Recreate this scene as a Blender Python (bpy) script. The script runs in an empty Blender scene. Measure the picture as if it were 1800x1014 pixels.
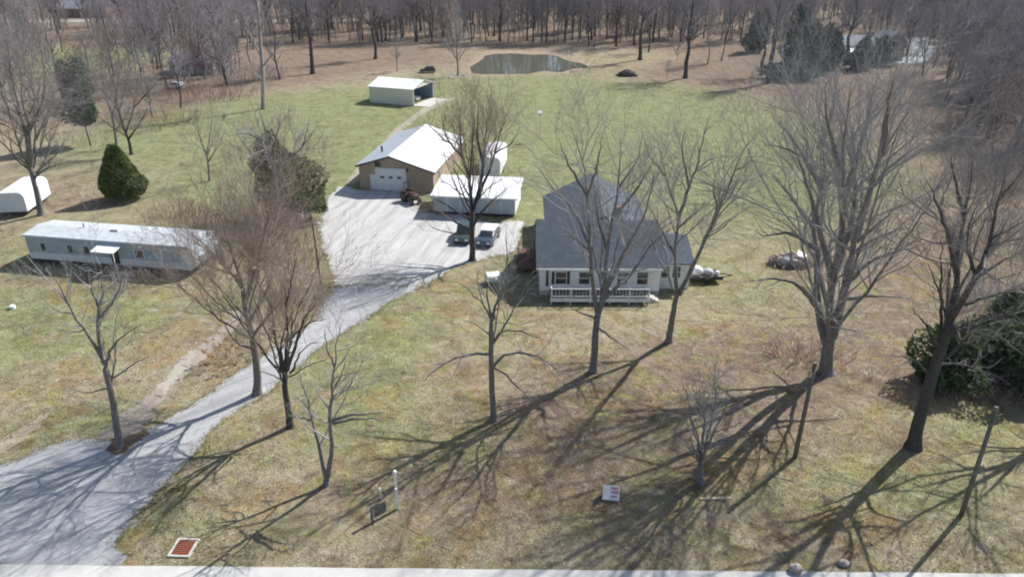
import bpy, math, random
import numpy as np
from mathutils import Vector

R_ = math.radians
rng = np.random.default_rng(11)
random.seed(11)
scene = bpy.context.scene
C = scene.collection

# ------------------------------------------------------------------ camera
CAM_H, PITCH, FPX = 30.0, R_(25.5), 1300.0      # drone height, downward tilt, focal length in photo pixels
cam_d = bpy.data.cameras.new('camera'); cam = bpy.data.objects.new('camera', cam_d); C.objects.link(cam)
cam_d.sensor_width = 36.0; cam_d.lens = 36.0 * FPX / 1800.0; cam_d.clip_start = 0.5; cam_d.clip_end = 6000
cam.location = (0, 0, CAM_H); cam.rotation_euler = (R_(90) - PITCH, 0, 0)
scene.camera = cam

# ------------------------------------------------------------------ sky, sun, exposure
SUN_EL, SUN_TO = R_(43), Vector((-0.75, -0.66, 0)).normalized()     # shadows fall towards SUN_TO
world = bpy.data.worlds.new('World'); scene.world = world; world.use_nodes = True
wn = world.node_tree
sky = wn.nodes.new('ShaderNodeTexSky'); sky.sky_type = 'NISHITA'; sky.sun_disc = False
sky.sun_elevation = SUN_EL; sky.sun_rotation = math.atan2(-SUN_TO.x, -SUN_TO.y)
sky.air_density = 1.0; sky.dust_density = 1.5; sky.altitude = 200
wn.nodes['Background'].inputs['Strength'].default_value = 0.095
wn.links.new(sky.outputs[0], wn.nodes['Background'].inputs['Color'])
sun_d = bpy.data.lights.new('sun', 'SUN'); sun_d.energy = 4.7; sun_d.angle = R_(0.55); sun_d.color = (1.0, 0.975, 0.94)
sun = bpy.data.objects.new('sun', sun_d); C.objects.link(sun)
ldir = Vector((SUN_TO.x * math.cos(SUN_EL), SUN_TO.y * math.cos(SUN_EL), -math.sin(SUN_EL)))
sun.rotation_euler = ldir.to_track_quat('-Z', 'Y').to_euler()
sun.location = (60, 60, 90)
vs = scene.view_settings
vs.view_transform = 'Standard'; vs.look = 'None'; vs.gamma = 1.0; vs.use_curve_mapping = False
vs.exposure = 0.6
scene.cycles.use_denoising = True
scene.cycles.max_bounces = 4
scene.cycles.diffuse_bounces = 3
scene.cycles.use_adaptive_sampling = True
scene.cycles.adaptive_threshold = 0.03
scene.cycles.adaptive_min_samples = 24
scene.cycles.filter_width = 1.9
scene.cycles.transparent_max_bounces = 8

# ------------------------------------------------------------------ survey: photo point -> place on the ground
cP, sP = math.cos(PITCH), math.sin(PITCH)
def ray(px, py):
    x = (px - 900) / FPX; y = (507 - py) / FPX
    return x, cP + y * sP, -sP + y * cP
def G(px, py, z=0.0):
    v = ray(px, py); t = (z - CAM_H) / v[2]
    return v[0] * t, v[1] * t
def V(px, py, Y):
    v = ray(px, py); t = Y / v[1]
    return np.array((v[0] * t, Y, CAM_H + v[2] * t))

# ------------------------------------------------------------------ materials
def new_mat(name):
    m = bpy.data.materials.new(name); m.use_nodes = True
    return m, m.node_tree, m.node_tree.nodes['Principled BSDF']
def N(nt, t, **kw):
    n = nt.nodes.new(t)
    for k, v in kw.items():
        if k.startswith('i_'):
            n.inputs[k[2:]].default_value = v
        else:
            setattr(n, k, v)
    return n
def mixrgb(nt, fac, a, b, mode='MIX'):
    n = nt.nodes.new('ShaderNodeMix'); n.data_type = 'RGBA'; n.blend_type = mode
    for idx, val in ((0, fac), (6, a), (7, b)):
        if hasattr(val, 'is_output'):
            nt.links.new(val, n.inputs[idx])
        elif idx == 0:
            n.inputs[0].default_value = val
        else:
            n.inputs[idx].default_value = (*val, 1) if len(val) == 3 else val
    return n.outputs[2]
def noise(nt, scale, detail=4, rough=0.6, coord='Object', dist=0.0):
    tc = nt.nodes.get('TC') or nt.nodes.new('ShaderNodeTexCoord'); tc.name = 'TC'
    n = nt.nodes.new('ShaderNodeTexNoise'); n.inputs['Scale'].default_value = scale
    n.inputs['Detail'].default_value = detail; n.inputs['Roughness'].default_value = rough
    n.inputs['Distortion'].default_value = dist
    nt.links.new(tc.outputs[coord], n.inputs['Vector'])
    return n.outputs['Fac']
def ramp(nt, fac, lo, hi):
    n = nt.nodes.new('ShaderNodeMapRange'); n.inputs[1].default_value = lo; n.inputs[2].default_value = hi
    n.clamp = True
    nt.links.new(fac, n.inputs[0]); return n.outputs[0]
def math_(nt, op, a, b):
    n = nt.nodes.new('ShaderNodeMath'); n.operation = op
    for i, v in enumerate((a, b)):
        if hasattr(v, 'is_output'): nt.links.new(v, n.inputs[i])
        else: n.inputs[i].default_value = v
    return n.outputs[0]
def bump(nt, bsdf, h, strength, dist):
    b = nt.nodes.new('ShaderNodeBump'); b.inputs['Strength'].default_value = strength; b.inputs['Distance'].default_value = dist
    nt.links.new(h, b.inputs['Height']); nt.links.new(b.outputs[0], bsdf.inputs['Normal'])
def mat(name, col, col2=None, rough=0.8, scale=3.0, detail=5, bmp=0.0, metal=0.0, spec=0.3, lo=0.35, hi=0.65):
    m, nt, b = new_mat(name)
    b.inputs['Roughness'].default_value = rough; b.inputs['Metallic'].default_value = metal
    b.inputs['Specular IOR Level'].default_value = spec
    if col2 is None: col2 = tuple(c * 0.82 for c in col)
    n = noise(nt, scale, detail)
    nt.links.new(mixrgb(nt, ramp(nt, n, lo, hi), col, col2), b.inputs['Base Color'])
    if bmp: bump(nt, b, n, 1.0, bmp)
    return m
def mat_ribbed(name, col, col2, period, axis, rough=0.5, metal=0.0, dist=0.02, dirt=0.3):
    # corrugated sheet, clapboard or shingle courses running across one axis
    m, nt, b = new_mat(name)
    tc = nt.nodes.new('ShaderNodeTexCoord'); tc.name = 'TC'
    w = nt.nodes.new('ShaderNodeTexWave'); w.bands_direction = axis; w.wave_profile = 'SAW'
    w.inputs['Scale'].default_value = 1.0 / period * 0.314159; w.inputs['Distortion'].default_value = 0.05
    nt.links.new(tc.outputs['Object'], w.inputs['Vector'])
    n = noise(nt, 1.3, 6, 0.65); n2 = noise(nt, 9.0, 3)
    c = mixrgb(nt, ramp(nt, n, 0.4, 0.7), col, col2)
    c = mixrgb(nt, math_(nt, 'MULTIPLY', ramp(nt, n2, 0.45, 0.75), dirt), c, tuple(x * 0.6 for x in col2))
    nt.links.new(c, b.inputs['Base Color'])
    b.inputs['Roughness'].default_value = rough; b.inputs['Metallic'].default_value = metal
    b.inputs['Specular IOR Level'].default_value = 0.35
    bump(nt, b, w.outputs['Fac'], 0.6, dist)
    return m

M = {}
M['bark'] = mat('bark', (0.12, 0.112, 0.107), (0.23, 0.215, 0.205), 0.95, 6, 6, 0.03)
M['bark_dark'] = mat('bark_dark', (0.05, 0.045, 0.043), (0.09, 0.08, 0.077), 0.95, 6, 6, 0.03)
M['bark_pale'] = mat('bark_pale', (0.25, 0.23, 0.21), (0.38, 0.35, 0.33), 0.95, 4, 6, 0.03)
M['twig'] = mat('twig', (0.21, 0.19, 0.185), (0.28, 0.26, 0.25), 0.9, 2)
M['twig_warm'] = mat('twig_warm', (0.29, 0.23, 0.19), (0.37, 0.30, 0.255), 0.9, 2)
M['twig_far'] = mat('twig_far', (0.25, 0.225, 0.235), (0.32, 0.29, 0.30), 0.9, 0.6)
M['twig_red'] = mat('twig_red', (0.25, 0.155, 0.125), (0.32, 0.22, 0.18), 0.9, 1.5)
M['twig_grey'] = mat('twig_grey', (0.31, 0.30, 0.295), (0.39, 0.375, 0.37), 0.9, 1.5)
M['blossom'] = mat('blossom', (0.34, 0.18, 0.22), (0.42, 0.27, 0.29), 0.9, 2)
M['rust_leaf'] = mat('rust_leaf', (0.30, 0.155, 0.075), (0.38, 0.24, 0.13), 0.9, 5)
def leafmat(name, a, b, tr=0.25):
    m, nt, bs = new_mat(name)
    n = noise(nt, 1.2, 3); n2 = noise(nt, 14, 2)
    c = mixrgb(nt, ramp(nt, n, 0.35, 0.65), a, b)
    c = mixrgb(nt, math_(nt, 'MULTIPLY', n2, 0.5), c, tuple(x * 1.5 for x in b))
    nt.links.new(c, bs.inputs['Base Color']); bs.inputs['Roughness'].default_value = 0.75
    bs.inputs['Specular IOR Level'].default_value = 0.2
    t = nt.nodes.new('ShaderNodeBsdfTranslucent'); nt.links.new(c, t.inputs['Color'])
    mx = nt.nodes.new('ShaderNodeMixShader'); mx.inputs[0].default_value = tr
    out = nt.nodes['Material Output']
    nt.links.new(bs.outputs[0], mx.inputs[1]); nt.links.new(t.outputs[0], mx.inputs[2]); nt.links.new(mx.outputs[0], out.inputs['Surface'])
    return m
M['evergreen'] = leafmat('evergreen', (0.06, 0.09, 0.025), (0.10, 0.13, 0.04))
M['cedar'] = leafmat('cedar', (0.06, 0.085, 0.035), (0.085, 0.11, 0.05))
M['pine'] = leafmat('pine', (0.05, 0.085, 0.05), (0.075, 0.11, 0.07))
M['dark_leaf'] = leafmat('dark_leaf', (0.04, 0.07, 0.03), (0.075, 0.105, 0.05))
M['white_metal'] = mat_ribbed('white_metal', (0.78, 0.78, 0.76), (0.68, 0.68, 0.66), 0.3, 'X', 0.45, dist=0.012, dirt=0.12)
M['white_paint'] = mat('white_paint', (0.76, 0.77, 0.77), (0.68, 0.69, 0.69), 0.55, 2)
M['white_siding'] = mat_ribbed('white_siding', (0.80, 0.81, 0.83), (0.73, 0.74, 0.76), 0.18, 'Z', 0.6, dist=0.02, dirt=0.15)
M['cream_metal'] = mat_ribbed('cream_metal', (0.72, 0.69, 0.58), (0.64, 0.615, 0.52), 0.3, 'X', 0.5, dist=0.012, dirt=0.15)
M['blue_metal'] = mat_ribbed('blue_metal', (0.13, 0.22, 0.33), (0.11, 0.18, 0.27), 0.3, 'X', 0.5, dist=0.012)
M['shingle'] = mat_ribbed('shingle', (0.058, 0.072, 0.095), (0.09, 0.107, 0.135), 0.22, 'Y', 0.9, dist=0.02, dirt=0.4)
M['shingle_far'] = mat('shingle_far', (0.20, 0.21, 0.23), (0.27, 0.28, 0.30), 0.9, 1.5)
M['brown_siding'] = mat_ribbed('brown_siding', (0.37, 0.29, 0.21), (0.43, 0.345, 0.255), 0.3, 'X', 0.8, dist=0.02)
M['brick'] = mat('brick', (0.26, 0.12, 0.09), (0.34, 0.19, 0.15), 0.9, 4)
M['trailer_wall'] = mat_ribbed('trailer_wall', (0.42, 0.47, 0.50), (0.33, 0.38, 0.41), 0.25, 'X', 0.55, dist=0.01, dirt=0.25)
M['trailer_roof'] = mat_ribbed('trailer_roof', (0.56, 0.59, 0.61), (0.42, 0.45, 0.47), 0.6, 'X', 0.5, dist=0.01, dirt=0.55)
M['grey_metal'] = mat_ribbed('grey_metal', (0.40, 0.43, 0.46), (0.33, 0.36, 0.39), 0.3, 'Y', 0.5, dist=0.012, dirt=0.2)
M['trailer_blue'] = mat('trailer_blue', (0.30, 0.46, 0.55), (0.26, 0.40, 0.48), 0.5, 3)
M['glass'] = mat('glass', (0.03, 0.035, 0.04), (0.05, 0.055, 0.06), 0.1, 2, spec=0.6)
M['dark'] = mat('dark', (0.035, 0.035, 0.04), (0.06, 0.06, 0.065), 0.7, 4)
M['rubber'] = mat('rubber', (0.02, 0.02, 0.02), (0.035, 0.035, 0.035), 0.8, 8)
M['steel'] = mat('steel', (0.35, 0.36, 0.37), (0.25, 0.26, 0.27), 0.4, 6, metal=0.7)
M['red_paint'] = mat('red_paint', (0.10, 0.035, 0.035), (0.07, 0.035, 0.035), 0.5, 5)
M['sign_red'] = mat('sign_red', (0.62, 0.10, 0.12), (0.55, 0.09, 0.11), 0.5, 4)
M['green_paint'] = mat('green_paint', (0.03, 0.05, 0.045), (0.045, 0.06, 0.055), 0.3, 5, spec=0.5)
M['blue_paint'] = mat('blue_paint', (0.03, 0.045, 0.075), (0.04, 0.055, 0.085), 0.25, 5, spec=0.5)
M['wood'] = mat('wood', (0.20, 0.155, 0.11), (0.30, 0.25, 0.19), 0.9, 6, 5, 0.01)
M['wood_pale'] = mat('wood_pale', (0.42, 0.37, 0.27), (0.33, 0.29, 0.20), 0.9, 6)
M['pole_wood'] = mat('pole_wood', (0.12, 0.10, 0.085), (0.19, 0.165, 0.145), 0.9, 5, 5, 0.01)
M['rust'] = mat('rust', (0.27, 0.085, 0.045), (0.20, 0.075, 0.05), 0.9, 12)
M['concrete'] = mat('concrete', (0.55, 0.53, 0.49), (0.44, 0.42, 0.39), 0.9, 4)
M['rock'] = mat('rock', (0.40, 0.34, 0.31), (0.28, 0.24, 0.22), 0.95, 8, 5, 0.02)
M['redwood'] = mat('redwood', (0.15, 0.07, 0.055), (0.11, 0.055, 0.045), 0.85, 4)
M['pile'] = mat('pile', (0.25, 0.19, 0.17), (0.36, 0.30, 0.28), 0.95, 2)
M['cover_grey'] = mat('cover_grey', (0.36, 0.37, 0.38), (0.46, 0.47, 0.48), 0.6, 3)

# ------------------------------------------------------------------ mesh helpers
def link(o):
    C.objects.link(o); return o
def mesh_np(name, verts, tris, smooth=False):
    me = bpy.data.meshes.new(name)
    verts = np.asarray(verts, dtype=np.float32); tris = np.asarray(tris, dtype=np.int32)
    me.vertices.add(len(verts)); me.vertices.foreach_set('co', verts.ravel())
    k = tris.shape[1]; n = len(tris)
    me.loops.add(n * k); me.loops.foreach_set('vertex_index', tris.ravel())
    me.polygons.add(n); me.polygons.foreach_set('loop_start', np.arange(0, n * k, k, dtype=np.int32))
    me.polygons.foreach_set('use_smooth', np.full(n, smooth))
    me.update(calc_edges=True); me.validate()
    return me
def obj(name, me, m=None, parent=None):
    o = bpy.data.objects.new(name, me)
    if m is not None: me.materials.append(m if not isinstance(m, str) else M[m])
    C.objects.link(o)
    if parent is not None: o.parent = parent
    return o
def tag(o, label=None, cat=None, group=None, kind=None):
    if label: o['label'] = label
    if cat: o['category'] = cat
    if group: o['group'] = group
    if kind: o['kind'] = kind
    return o
def empty(name, loc, rz=0.0, label=None, cat=None, group=None):
    o = bpy.data.objects.new(name, None); o.empty_display_size = 0.3
    o.location = (loc[0], loc[1], loc[2] if len(loc) > 2 else 0.0); o.rotation_euler = (0, 0, rz); C.objects.link(o)
    return tag(o, label, cat, group)
class MB:
    def __init__(s): s.v = []; s.f = []
    def poly(s, pts): 
        i = len(s.v); s.v += [tuple(p) for p in pts]; s.f.append(tuple(range(i, i + len(pts)))); return s
    def box(s, x0, x1, y0, y1, z0, z1):
        i = len(s.v)
        s.v += [(x0,y0,z0),(x1,y0,z0),(x1,y1,z0),(x0,y1,z0),(x0,y0,z1),(x1,y0,z1),(x1,y1,z1),(x0,y1,z1)]
        s.f += [(i,i+3,i+2,i+1),(i+4,i+5,i+6,i+7),(i,i+1,i+5,i+4),(i+1,i+2,i+6,i+5),(i+2,i+3,i+7,i+6),(i+3,i,i+4,i+7)]
        return s
    def prism(s, prof, axis, a0, a1):
        # extrude a closed 2D outline along x ('x': prof in y,z), y ('y': x,z) or z ('z': x,y)
        i = len(s.v); n = len(prof)
        for a in (a0, a1):
            for p, q in prof:
                s.v.append((a, p, q) if axis == 'x' else (p, a, q) if axis == 'y' else (p, q, a))
        s.f.append(tuple(range(i, i + n))); s.f.append(tuple(range(i + 2 * n - 1, i + n - 1, -1)))
        for k in range(n):
            k2 = (k + 1) % n; s.f.append((i + k, i + n + k, i + n + k2, i + k2))
        return s
    def tube(s, pts, rad, sides=8, cap=True):
        pts = [Vector(p) for p in pts]
        if not isinstance(rad, (list, tuple)): rad = [rad] * len(pts)
        i0 = len(s.v)
        for k, p in enumerate(pts):
            t = (pts[min(k + 1, len(pts) - 1)] - pts[max(k - 1, 0)]).normalized()
            ref = Vector((0, 0, 1)) if abs(t.z) < 0.9 else Vector((1, 0, 0))
            u = t.cross(ref).normalized(); w = t.cross(u)
            for a in range(sides):
                an = 2 * math.pi * a / sides
                s.v.append(tuple(p + (u * math.cos(an) + w * math.sin(an)) * rad[k]))
        for k in range(len(pts) - 1):
            for a in range(sides):
                b = (a + 1) % sides
                s.f.append((i0 + k * sides + a, i0 + k * sides + b, i0 + (k + 1) * sides + b, i0 + (k + 1) * sides + a))
        if cap:
            s.f.append(tuple(i0 + a for a in range(sides))[::-1]); e = i0 + (len(pts) - 1) * sides
            s.f.append(tuple(e + a for a in range(sides)))
        return s
    def ball(s, c, r, sx=1, sy=1, sz=1, nu=10, nv=6):
        i0 = len(s.v)
        for v in range(nv + 1):
            th = math.pi * v / nv
            for u in range(nu):
                ph = 2 * math.pi * u / nu
                s.v.append((c[0] + r * sx * math.sin(th) * math.cos(ph), c[1] + r * sy * math.sin(th) * math.sin(ph), c[2] + r * sz * math.cos(th)))
        for v in range(nv):
            for u in range(nu):
                u2 = (u + 1) % nu
                s.f.append((i0 + v * nu + u, i0 + (v + 1) * nu + u, i0 + (v + 1) * nu + u2, i0 + v * nu + u2))
        return s
    def build(s, name, m, parent=None, bevel=0.0, smooth=False):
        me = bpy.data.meshes.new(name); me.from_pydata(s.v, [], s.f); me.validate()
        import bmesh as _b
        bm = _b.new(); bm.from_mesh(me); _b.ops.recalc_face_normals(bm, faces=bm.faces)
        if bevel: _b.ops.bevel(bm, geom=[e for e in bm.edges], offset=bevel, segments=2, affect='EDGES', profile=0.6)
        if smooth:
            for f in bm.faces: f.smooth = True
        bm.to_mesh(me); bm.free()
        return obj(name, me, m, parent)
def copy_tree(o, parent=None):
    c = o.copy(); C.objects.link(c); c.parent = parent
    for ch in list(o.children): copy_tree(ch, c)
    return c

# point in polygon, vectorised
def inside(poly, X, Y):
    X = np.asarray(X); Y = np.asarray(Y); r = np.zeros(X.shape, bool); n = len(poly); j = n - 1
    for i in range(n):
        xi, yi = poly[i]; xj, yj = poly[j]
        c = ((yi > Y) != (yj > Y)) & (X < (xj - xi) * (Y - yi) / (yj - yi + 1e-9) + xi)
        r ^= c; j = i
    return r
def rough_edge(poly, step=0.5, amp=0.12, closed=True, seed=1):
    r = np.random.default_rng(seed); out = []
    n = len(poly)
    for i in range(n if closed else n - 1):
        p0, p1, p2, p3 = (np.array(poly[(i + k) % n]) for k in (-1, 0, 1, 2))
        L = np.linalg.norm(p2 - p1); m = max(1, int(L / step))
        for k in range(m):
            t = k / m
            q = 0.5 * ((2 * p1) + (-p0 + p2) * t + (2 * p0 - 5 * p1 + 4 * p2 - p3) * t * t + (-p0 + 3 * p1 - 3 * p2 + p3) * t ** 3)
            out.append(tuple(q + r.normal(0, amp, 2)))
    return out
def sheet(name, poly, z, m):
    from mathutils.geometry import tessellate_polygon
    pts = [Vector((p[0], p[1], z)) for p in poly]
    me = bpy.data.meshes.new(name); me.from_pydata([tuple(p) for p in pts], [], [tuple(t) for t in tessellate_polygon([pts])]); me.update()
    import bmesh as _b
    bm = _b.new(); bm.from_mesh(me); _b.ops.recalc_face_normals(bm, faces=bm.faces)
    if sum(f.normal.z for f in bm.faces) < 0: _b.ops.reverse_faces(bm, faces=bm.faces)
    bm.to_mesh(me); bm.free()
    o = obj(name, me, m); tag(o, kind='structure'); return o

# ================================================================== SETTING
drive_px = [(190,992),(200,955),(240,905),(290,850),(338,800),(375,752),(430,712),(470,688),(522,645),(560,614),(592,592),(640,562),(690,528),(745,500),
            (700,488),(640,492),(596,500),(575,520),(556,556),(520,588),(480,613),(440,640),(400,665),(368,692),(330,716),(280,745),(215,772),(130,772),(80,786),(30,808),(-40,832),(-140,900),(-200,992)]
lot_px = [(745,502),(790,474),(850,456),(905,438),(918,400),(912,388),(860,392),(800,376),(740,372),(728,338),(660,334),(632,334),(602,328),(582,343),(568,380),(564,420),(576,460),(588,490),(590,505),(640,500)]
drive = rough_edge([G(*p) for p in drive_px], 0.3, 0.08, seed=2)
lot = rough_edge([G(*p) for p in lot_px], 0.3, 0.17, seed=3)
track_px = [(632,318),(610,322),(640,283),(668,255),(700,222),(735,196),(762,178),(800,172),(790,180),(760,192),(730,210),(705,232),(672,264),(655,285),(645,300)]
track = rough_edge([G(*p) for p in track_px], 0.3, 0.25, seed=4)
side_px = [(165,776),(215,730),(262,692),(305,650),(345,612),(385,578),(415,545),(440,540),(425,570),(392,600),(352,636),(318,670),(285,705),(255,745),(232,772)]
side = rough_edge([G(*p) for p in side_px], 0.22, 0.2, seed=5)
leftpath = rough_edge([G(*p) for p in [(-60,800),(0,772),(45,745),(85,728),(60,760),(20,790),(-60,826)]], 0.22, 0.2, seed=6)
pond_poly = rough_edge([G(*p) for p in [(836,130),(828,120),(846,106),(858,97),(900,94.5),(932,96.5),(972,97.5),(998,107),(1024,112),(1032,119),(1008,121),(986,127.5),(958,125.5),(928,130),(880,131)]], 1.0, 0.15, seed=7)

# ---- ground sheet with survey masks: r = green turf, g = dry straw / bare tan, b = leaf litter
def axis_pts(fine0, fine1, step, outer):
    a = list(np.arange(fine0, fine1 + 1e-6, step))
    lo = []; x = fine0; s = step
    while x > outer[0]:
        s *= 1.35; x -= s; lo.append(x)
    hi = []; x = fine1; s = step
    while x < outer[1]:
        s *= 1.35; x += s; hi.append(x)
    return np.array(lo[::-1] + a + hi)
gx = axis_pts(-140, 140, 1.25, (-1200, 1200)); gy = axis_pts(18, 260, 1.25, (-150, 1500))
GX, GY = np.meshgrid(gx, gy)
def blob(px, py, rx, ry, w, ang=0.0):
    x, y = G(px, py); dx = GX - x; dy = GY - y
    c, s = math.cos(ang), math.sin(ang); u = dx * c + dy * s; v = -dx * s + dy * c
    return w * np.exp(-(u / rx) ** 2 - (v / ry) ** 2)
green = 0.24 + 0 * GX
for b in [(1260,255,24,20,.8),(1000,235,18,30,.6),(950,165,34,20,.7),(1150,190,30,25,.5),(1080,270,14,16,.5),(300,235,13,18,.8),(380,190,14,18,.6),(250,200,12,16,.5),(560,270,14,24,.55),(600,190,16,18,.45),(460,300,9,12,.5),(40,570,8,7,.75),(150,560,7,5,.6),
          (170,745,5,2.5,.7),(650,600,5,7,.55),(690,540,4,4,.55),(620,700,5,5,.45),(560,750,4,3,.3),(130,100,30,28,.6),(200,80,30,22,.4),(1500,330,14,13,.45),(420,540,4,4,.35),(60,440,5,4,.4),(1700,730,7,4,.45),
          (1130,800,5,3,.25),(700,800,6,4,.35),(1480,840,7,4,.3),(800,580,5,5,.2),(1290,500,8,7,.3),(1640,880,5,3,.35),(250,930,3,2,.4),(760,920,8,2.5,.25),(1180,880,7,2,.3),(930,350,5,10,.4)]:
    green += blob(*b)
tan = 0.28 + 0 * GX
for b in [(1570,540,7,8,.7),(1650,960,8,2,.8),(900,960,9,2.5,.5),(600,960,8,2,.5),(620,330,6,9,.5),(700,240,7,22,.35),(100,250,14,20,.7),(60,170,18,25,.5),(300,640,5,5,.6),(120,700,7,4,.4),(1100,740,6,4,.4),
          (850,580,8,6,.35),(1200,620,8,6,.4),(600,150,25,18,.5),(950,87,30,9,.9),(720,130,20,14,.4),(450,830,6,4,.5),(1300,160,20,12,.35),(480,560,4,4,.5),(1080,570,8,5,.35),(1350,900,8,3,.4),(250,500,10,2.5,.4)]:
    tan += blob(*b)
litter = 0.06 + 0 * GX
litter += 0.9 / (1 + np.exp(-(GY - 232) / 9)) + 0.75 / (1 + np.exp(-(GX - 62 + 0.1 * (GY - 60)) / 6)) * (GY > 45)
for b in [(1250,130,26,15,.7),(1450,130,25,22,.8),(590,70,40,30,.8),(560,105,30,18,.55),(700,105,22,14,.5),(480,130,22,16,.6),(300,165,14,10,.5),(430,120,20,16,.5),(230,190,12,18,.35),(1350,600,7,4,.55),(1250,700,7,4,.55),(1560,640,5,4,.6),(1700,650,9,4,.75),(1000,690,7,4,.45),
          (360,590,4,4,.5),(200,780,2.2,1.3,.9),(400,620,3,3,.4),(330,480,8,3,.4),(60,330,8,6,.5),(110,360,10,4,.5),(1000,860,8,3,.4),(1150,720,5,3,.5),(1480,600,5,3,.5),(800,650,3,2,.6),(1400,470,4,3,.4),(1480,930,8,3,.35),(700,880,6,2.5,.35)]:
    litter += blob(*b)
for p_ in [(868,738),(1043,653),(1175,601),(1452,654),(1605,786),(1230,848),(573,852),(510,750),(452,692),(830,458)]: litter += blob(p_[0], p_[1] - 2, 1.7, 1.5, .6)
for b_ in [(1570,535,6,7,.6),(1520,480,5,5,.35),(1560,600,5,3,.4),(1350,690,10,4,.3),(1000,790,9,3,.3),(850,850,10,3,.25),(1700,420,10,14,.6),(1650,470,7,7,.4),(1780,520,7,8,.6),(1120,700,8,4,.35),(1300,640,9,4,.4),(1400,760,7,3,.35),(60,200,16,16,.45),(250,140,22,22,.6),(380,140,20,20,.6),(150,60,60,40,.5),(420,60,40,40,.6)]: litter += blob(*b_)
litter -= blob(130, 95, 30, 20, .9)
green += 0.34 * (1 / (1 + np.exp(-(GY - 78) / 5))) * (1 / (1 + np.exp((GY - 168) / 10))) * (1 / (1 + np.exp((GX - 52) / 4))) * (1 / (1 + np.exp((-44 - GX) / 4)))
green *= 1 - 0.8 * np.clip(litter, 0, 1)
gv = np.stack([GX, GY, np.zeros_like(GX)], -1).reshape(-1, 3)
ny, nx = GX.shape
ii = (np.arange(ny - 1)[:, None] * nx + np.arange(nx - 1)[None]).ravel()
gq = np.stack([ii, ii + 1, ii + nx + 1, ii + nx], 1)
gme = mesh_np('ground', gv, gq)
ca = gme.color_attributes.new('cover', 'FLOAT_COLOR', 'POINT')
ca.data.foreach_set('color', np.clip(np.stack([green, tan, litter, 0.22 + 0.78 / (1 + np.exp((GY - 72) / 5))], -1), 0, 1).reshape(-1).astype(np.float32))
m, nt, b = new_mat('ground_cover')
at = N(nt, 'ShaderNodeVertexColor', layer_name='cover'); sep = nt.nodes.new('ShaderNodeSeparateColor'); nt.links.new(at.outputs[0], sep.inputs[0])
n_big = noise(nt, 0.13, 6, 0.65, dist=0.6); n_mid = noise(nt, 0.55, 7, 0.7, dist=0.4); n_fine = noise(nt, 6.0, 5, 0.75); n_grain = noise(nt, 30.0, 3, 0.7)
nz = math_(nt, 'MULTIPLY', math_(nt, 'ADD', n_big, n_mid), 0.5)
def cov(ch, wid=0.30):
    # mask against noise so that the patches get ragged borders
    d = math_(nt, 'SUBTRACT', math_(nt, 'ADD', sep.outputs[ch], math_(nt, 'MULTIPLY', nz, 1.1)), 1.0)
    return ramp(nt, d, -wid, wid)
straw = mixrgb(nt, ramp(nt, n_fine, 0.3, 0.7), (0.37, 0.325, 0.21), (0.28, 0.25, 0.155))
olive = mixrgb(nt, ramp(nt, n_fine, 0.3, 0.7), (0.265, 0.29, 0.145), (0.205, 0.23, 0.108))
tanc = mixrgb(nt, ramp(nt, n_fine, 0.3, 0.7), (0.42, 0.35, 0.265), (0.32, 0.265, 0.20))
lit = mixrgb(nt, ramp(nt, n_fine, 0.3, 0.7), (0.275, 0.205, 0.16), (0.185, 0.14, 0.115))
c = mixrgb(nt, cov(1), straw, tanc)
c = mixrgb(nt, cov(0), c, olive)
c = mixrgb(nt, cov(2), c, lit)
c = mixrgb(nt, math_(nt, 'MULTIPLY', ramp(nt, n_grain, 0.5, 0.8), 0.35), c, (0.12, 0.105, 0.065))
c = mixrgb(nt, math_(nt, 'MULTIPLY', ramp(nt, noise(nt, 2.2, 5, 0.7), 0.58, 0.75), 0.5), c, (0.40, 0.345, 0.24))
def mott(c, sc, lo, hi, k, dk, seedshift=0.0):
    n_ = ramp(nt, noise(nt, sc, 8, 0.72, dist=0.8), lo, hi)
    return mixrgb(nt, math_(nt, 'MULTIPLY', n_, k), c, dk, 'MULTIPLY')
def tint(c, sc, lo, hi, k, col, w):
    tc_ = nt.nodes['TC']; mp = nt.nodes.new('ShaderNodeMapping'); mp.inputs['Location'].default_value = (w * 37.1, w * 11.7, w * 5.3); nt.links.new(tc_.outputs['Object'], mp.inputs['Vector'])
    n_ = nt.nodes.new('ShaderNodeTexNoise'); n_.inputs['Scale'].default_value = sc; n_.inputs['Detail'].default_value = 7; n_.inputs['Roughness'].default_value = .68; n_.inputs['Distortion'].default_value = .9
    nt.links.new(mp.outputs[0], n_.inputs['Vector'])
    return mixrgb(nt, math_(nt, 'MULTIPLY', math_(nt, 'MULTIPLY', ramp(nt, n_.outputs['Fac'], lo, hi), k), at.outputs['Alpha']), c, col)
c = tint(c, 0.28, .50, .62, .7, (0.315, 0.215, 0.095), 1); c = tint(c, 0.40, .50, .62, .65, (0.265, 0.27, 0.095), 2); c = tint(c, 0.6, .51, .63, .6, (0.27, 0.21, 0.17), 3); c = tint(c, 1.3, .52, .62, .5, (0.42, 0.37, 0.23), 4)
c = mott(c, 0.42, 0.46, 0.62, 0.85, (0.62, 0.60, 0.57)); c = mott(c, 1.7, 0.48, 0.64, 0.9, (0.66, 0.64, 0.58))
c = mixrgb(nt, math_(nt, 'MULTIPLY', ramp(nt, noise(nt, 0.9, 8, 0.75, dist=1.0), 0.56, 0.68), 0.6), c, (0.47, 0.43, 0.34))
nt.links.new(c, b.inputs['Base Color']); b.inputs['Roughness'].default_value = 1.0; b.inputs['Specular IOR Level'].default_value = 0.05
bump(nt, b, math_(nt, 'ADD', n_fine, math_(nt, 'MULTIPLY', n_mid, 2.0)), 0.9, 0.12)
ground = obj('ground', gme, m); tag(ground, kind='structure')

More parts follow.
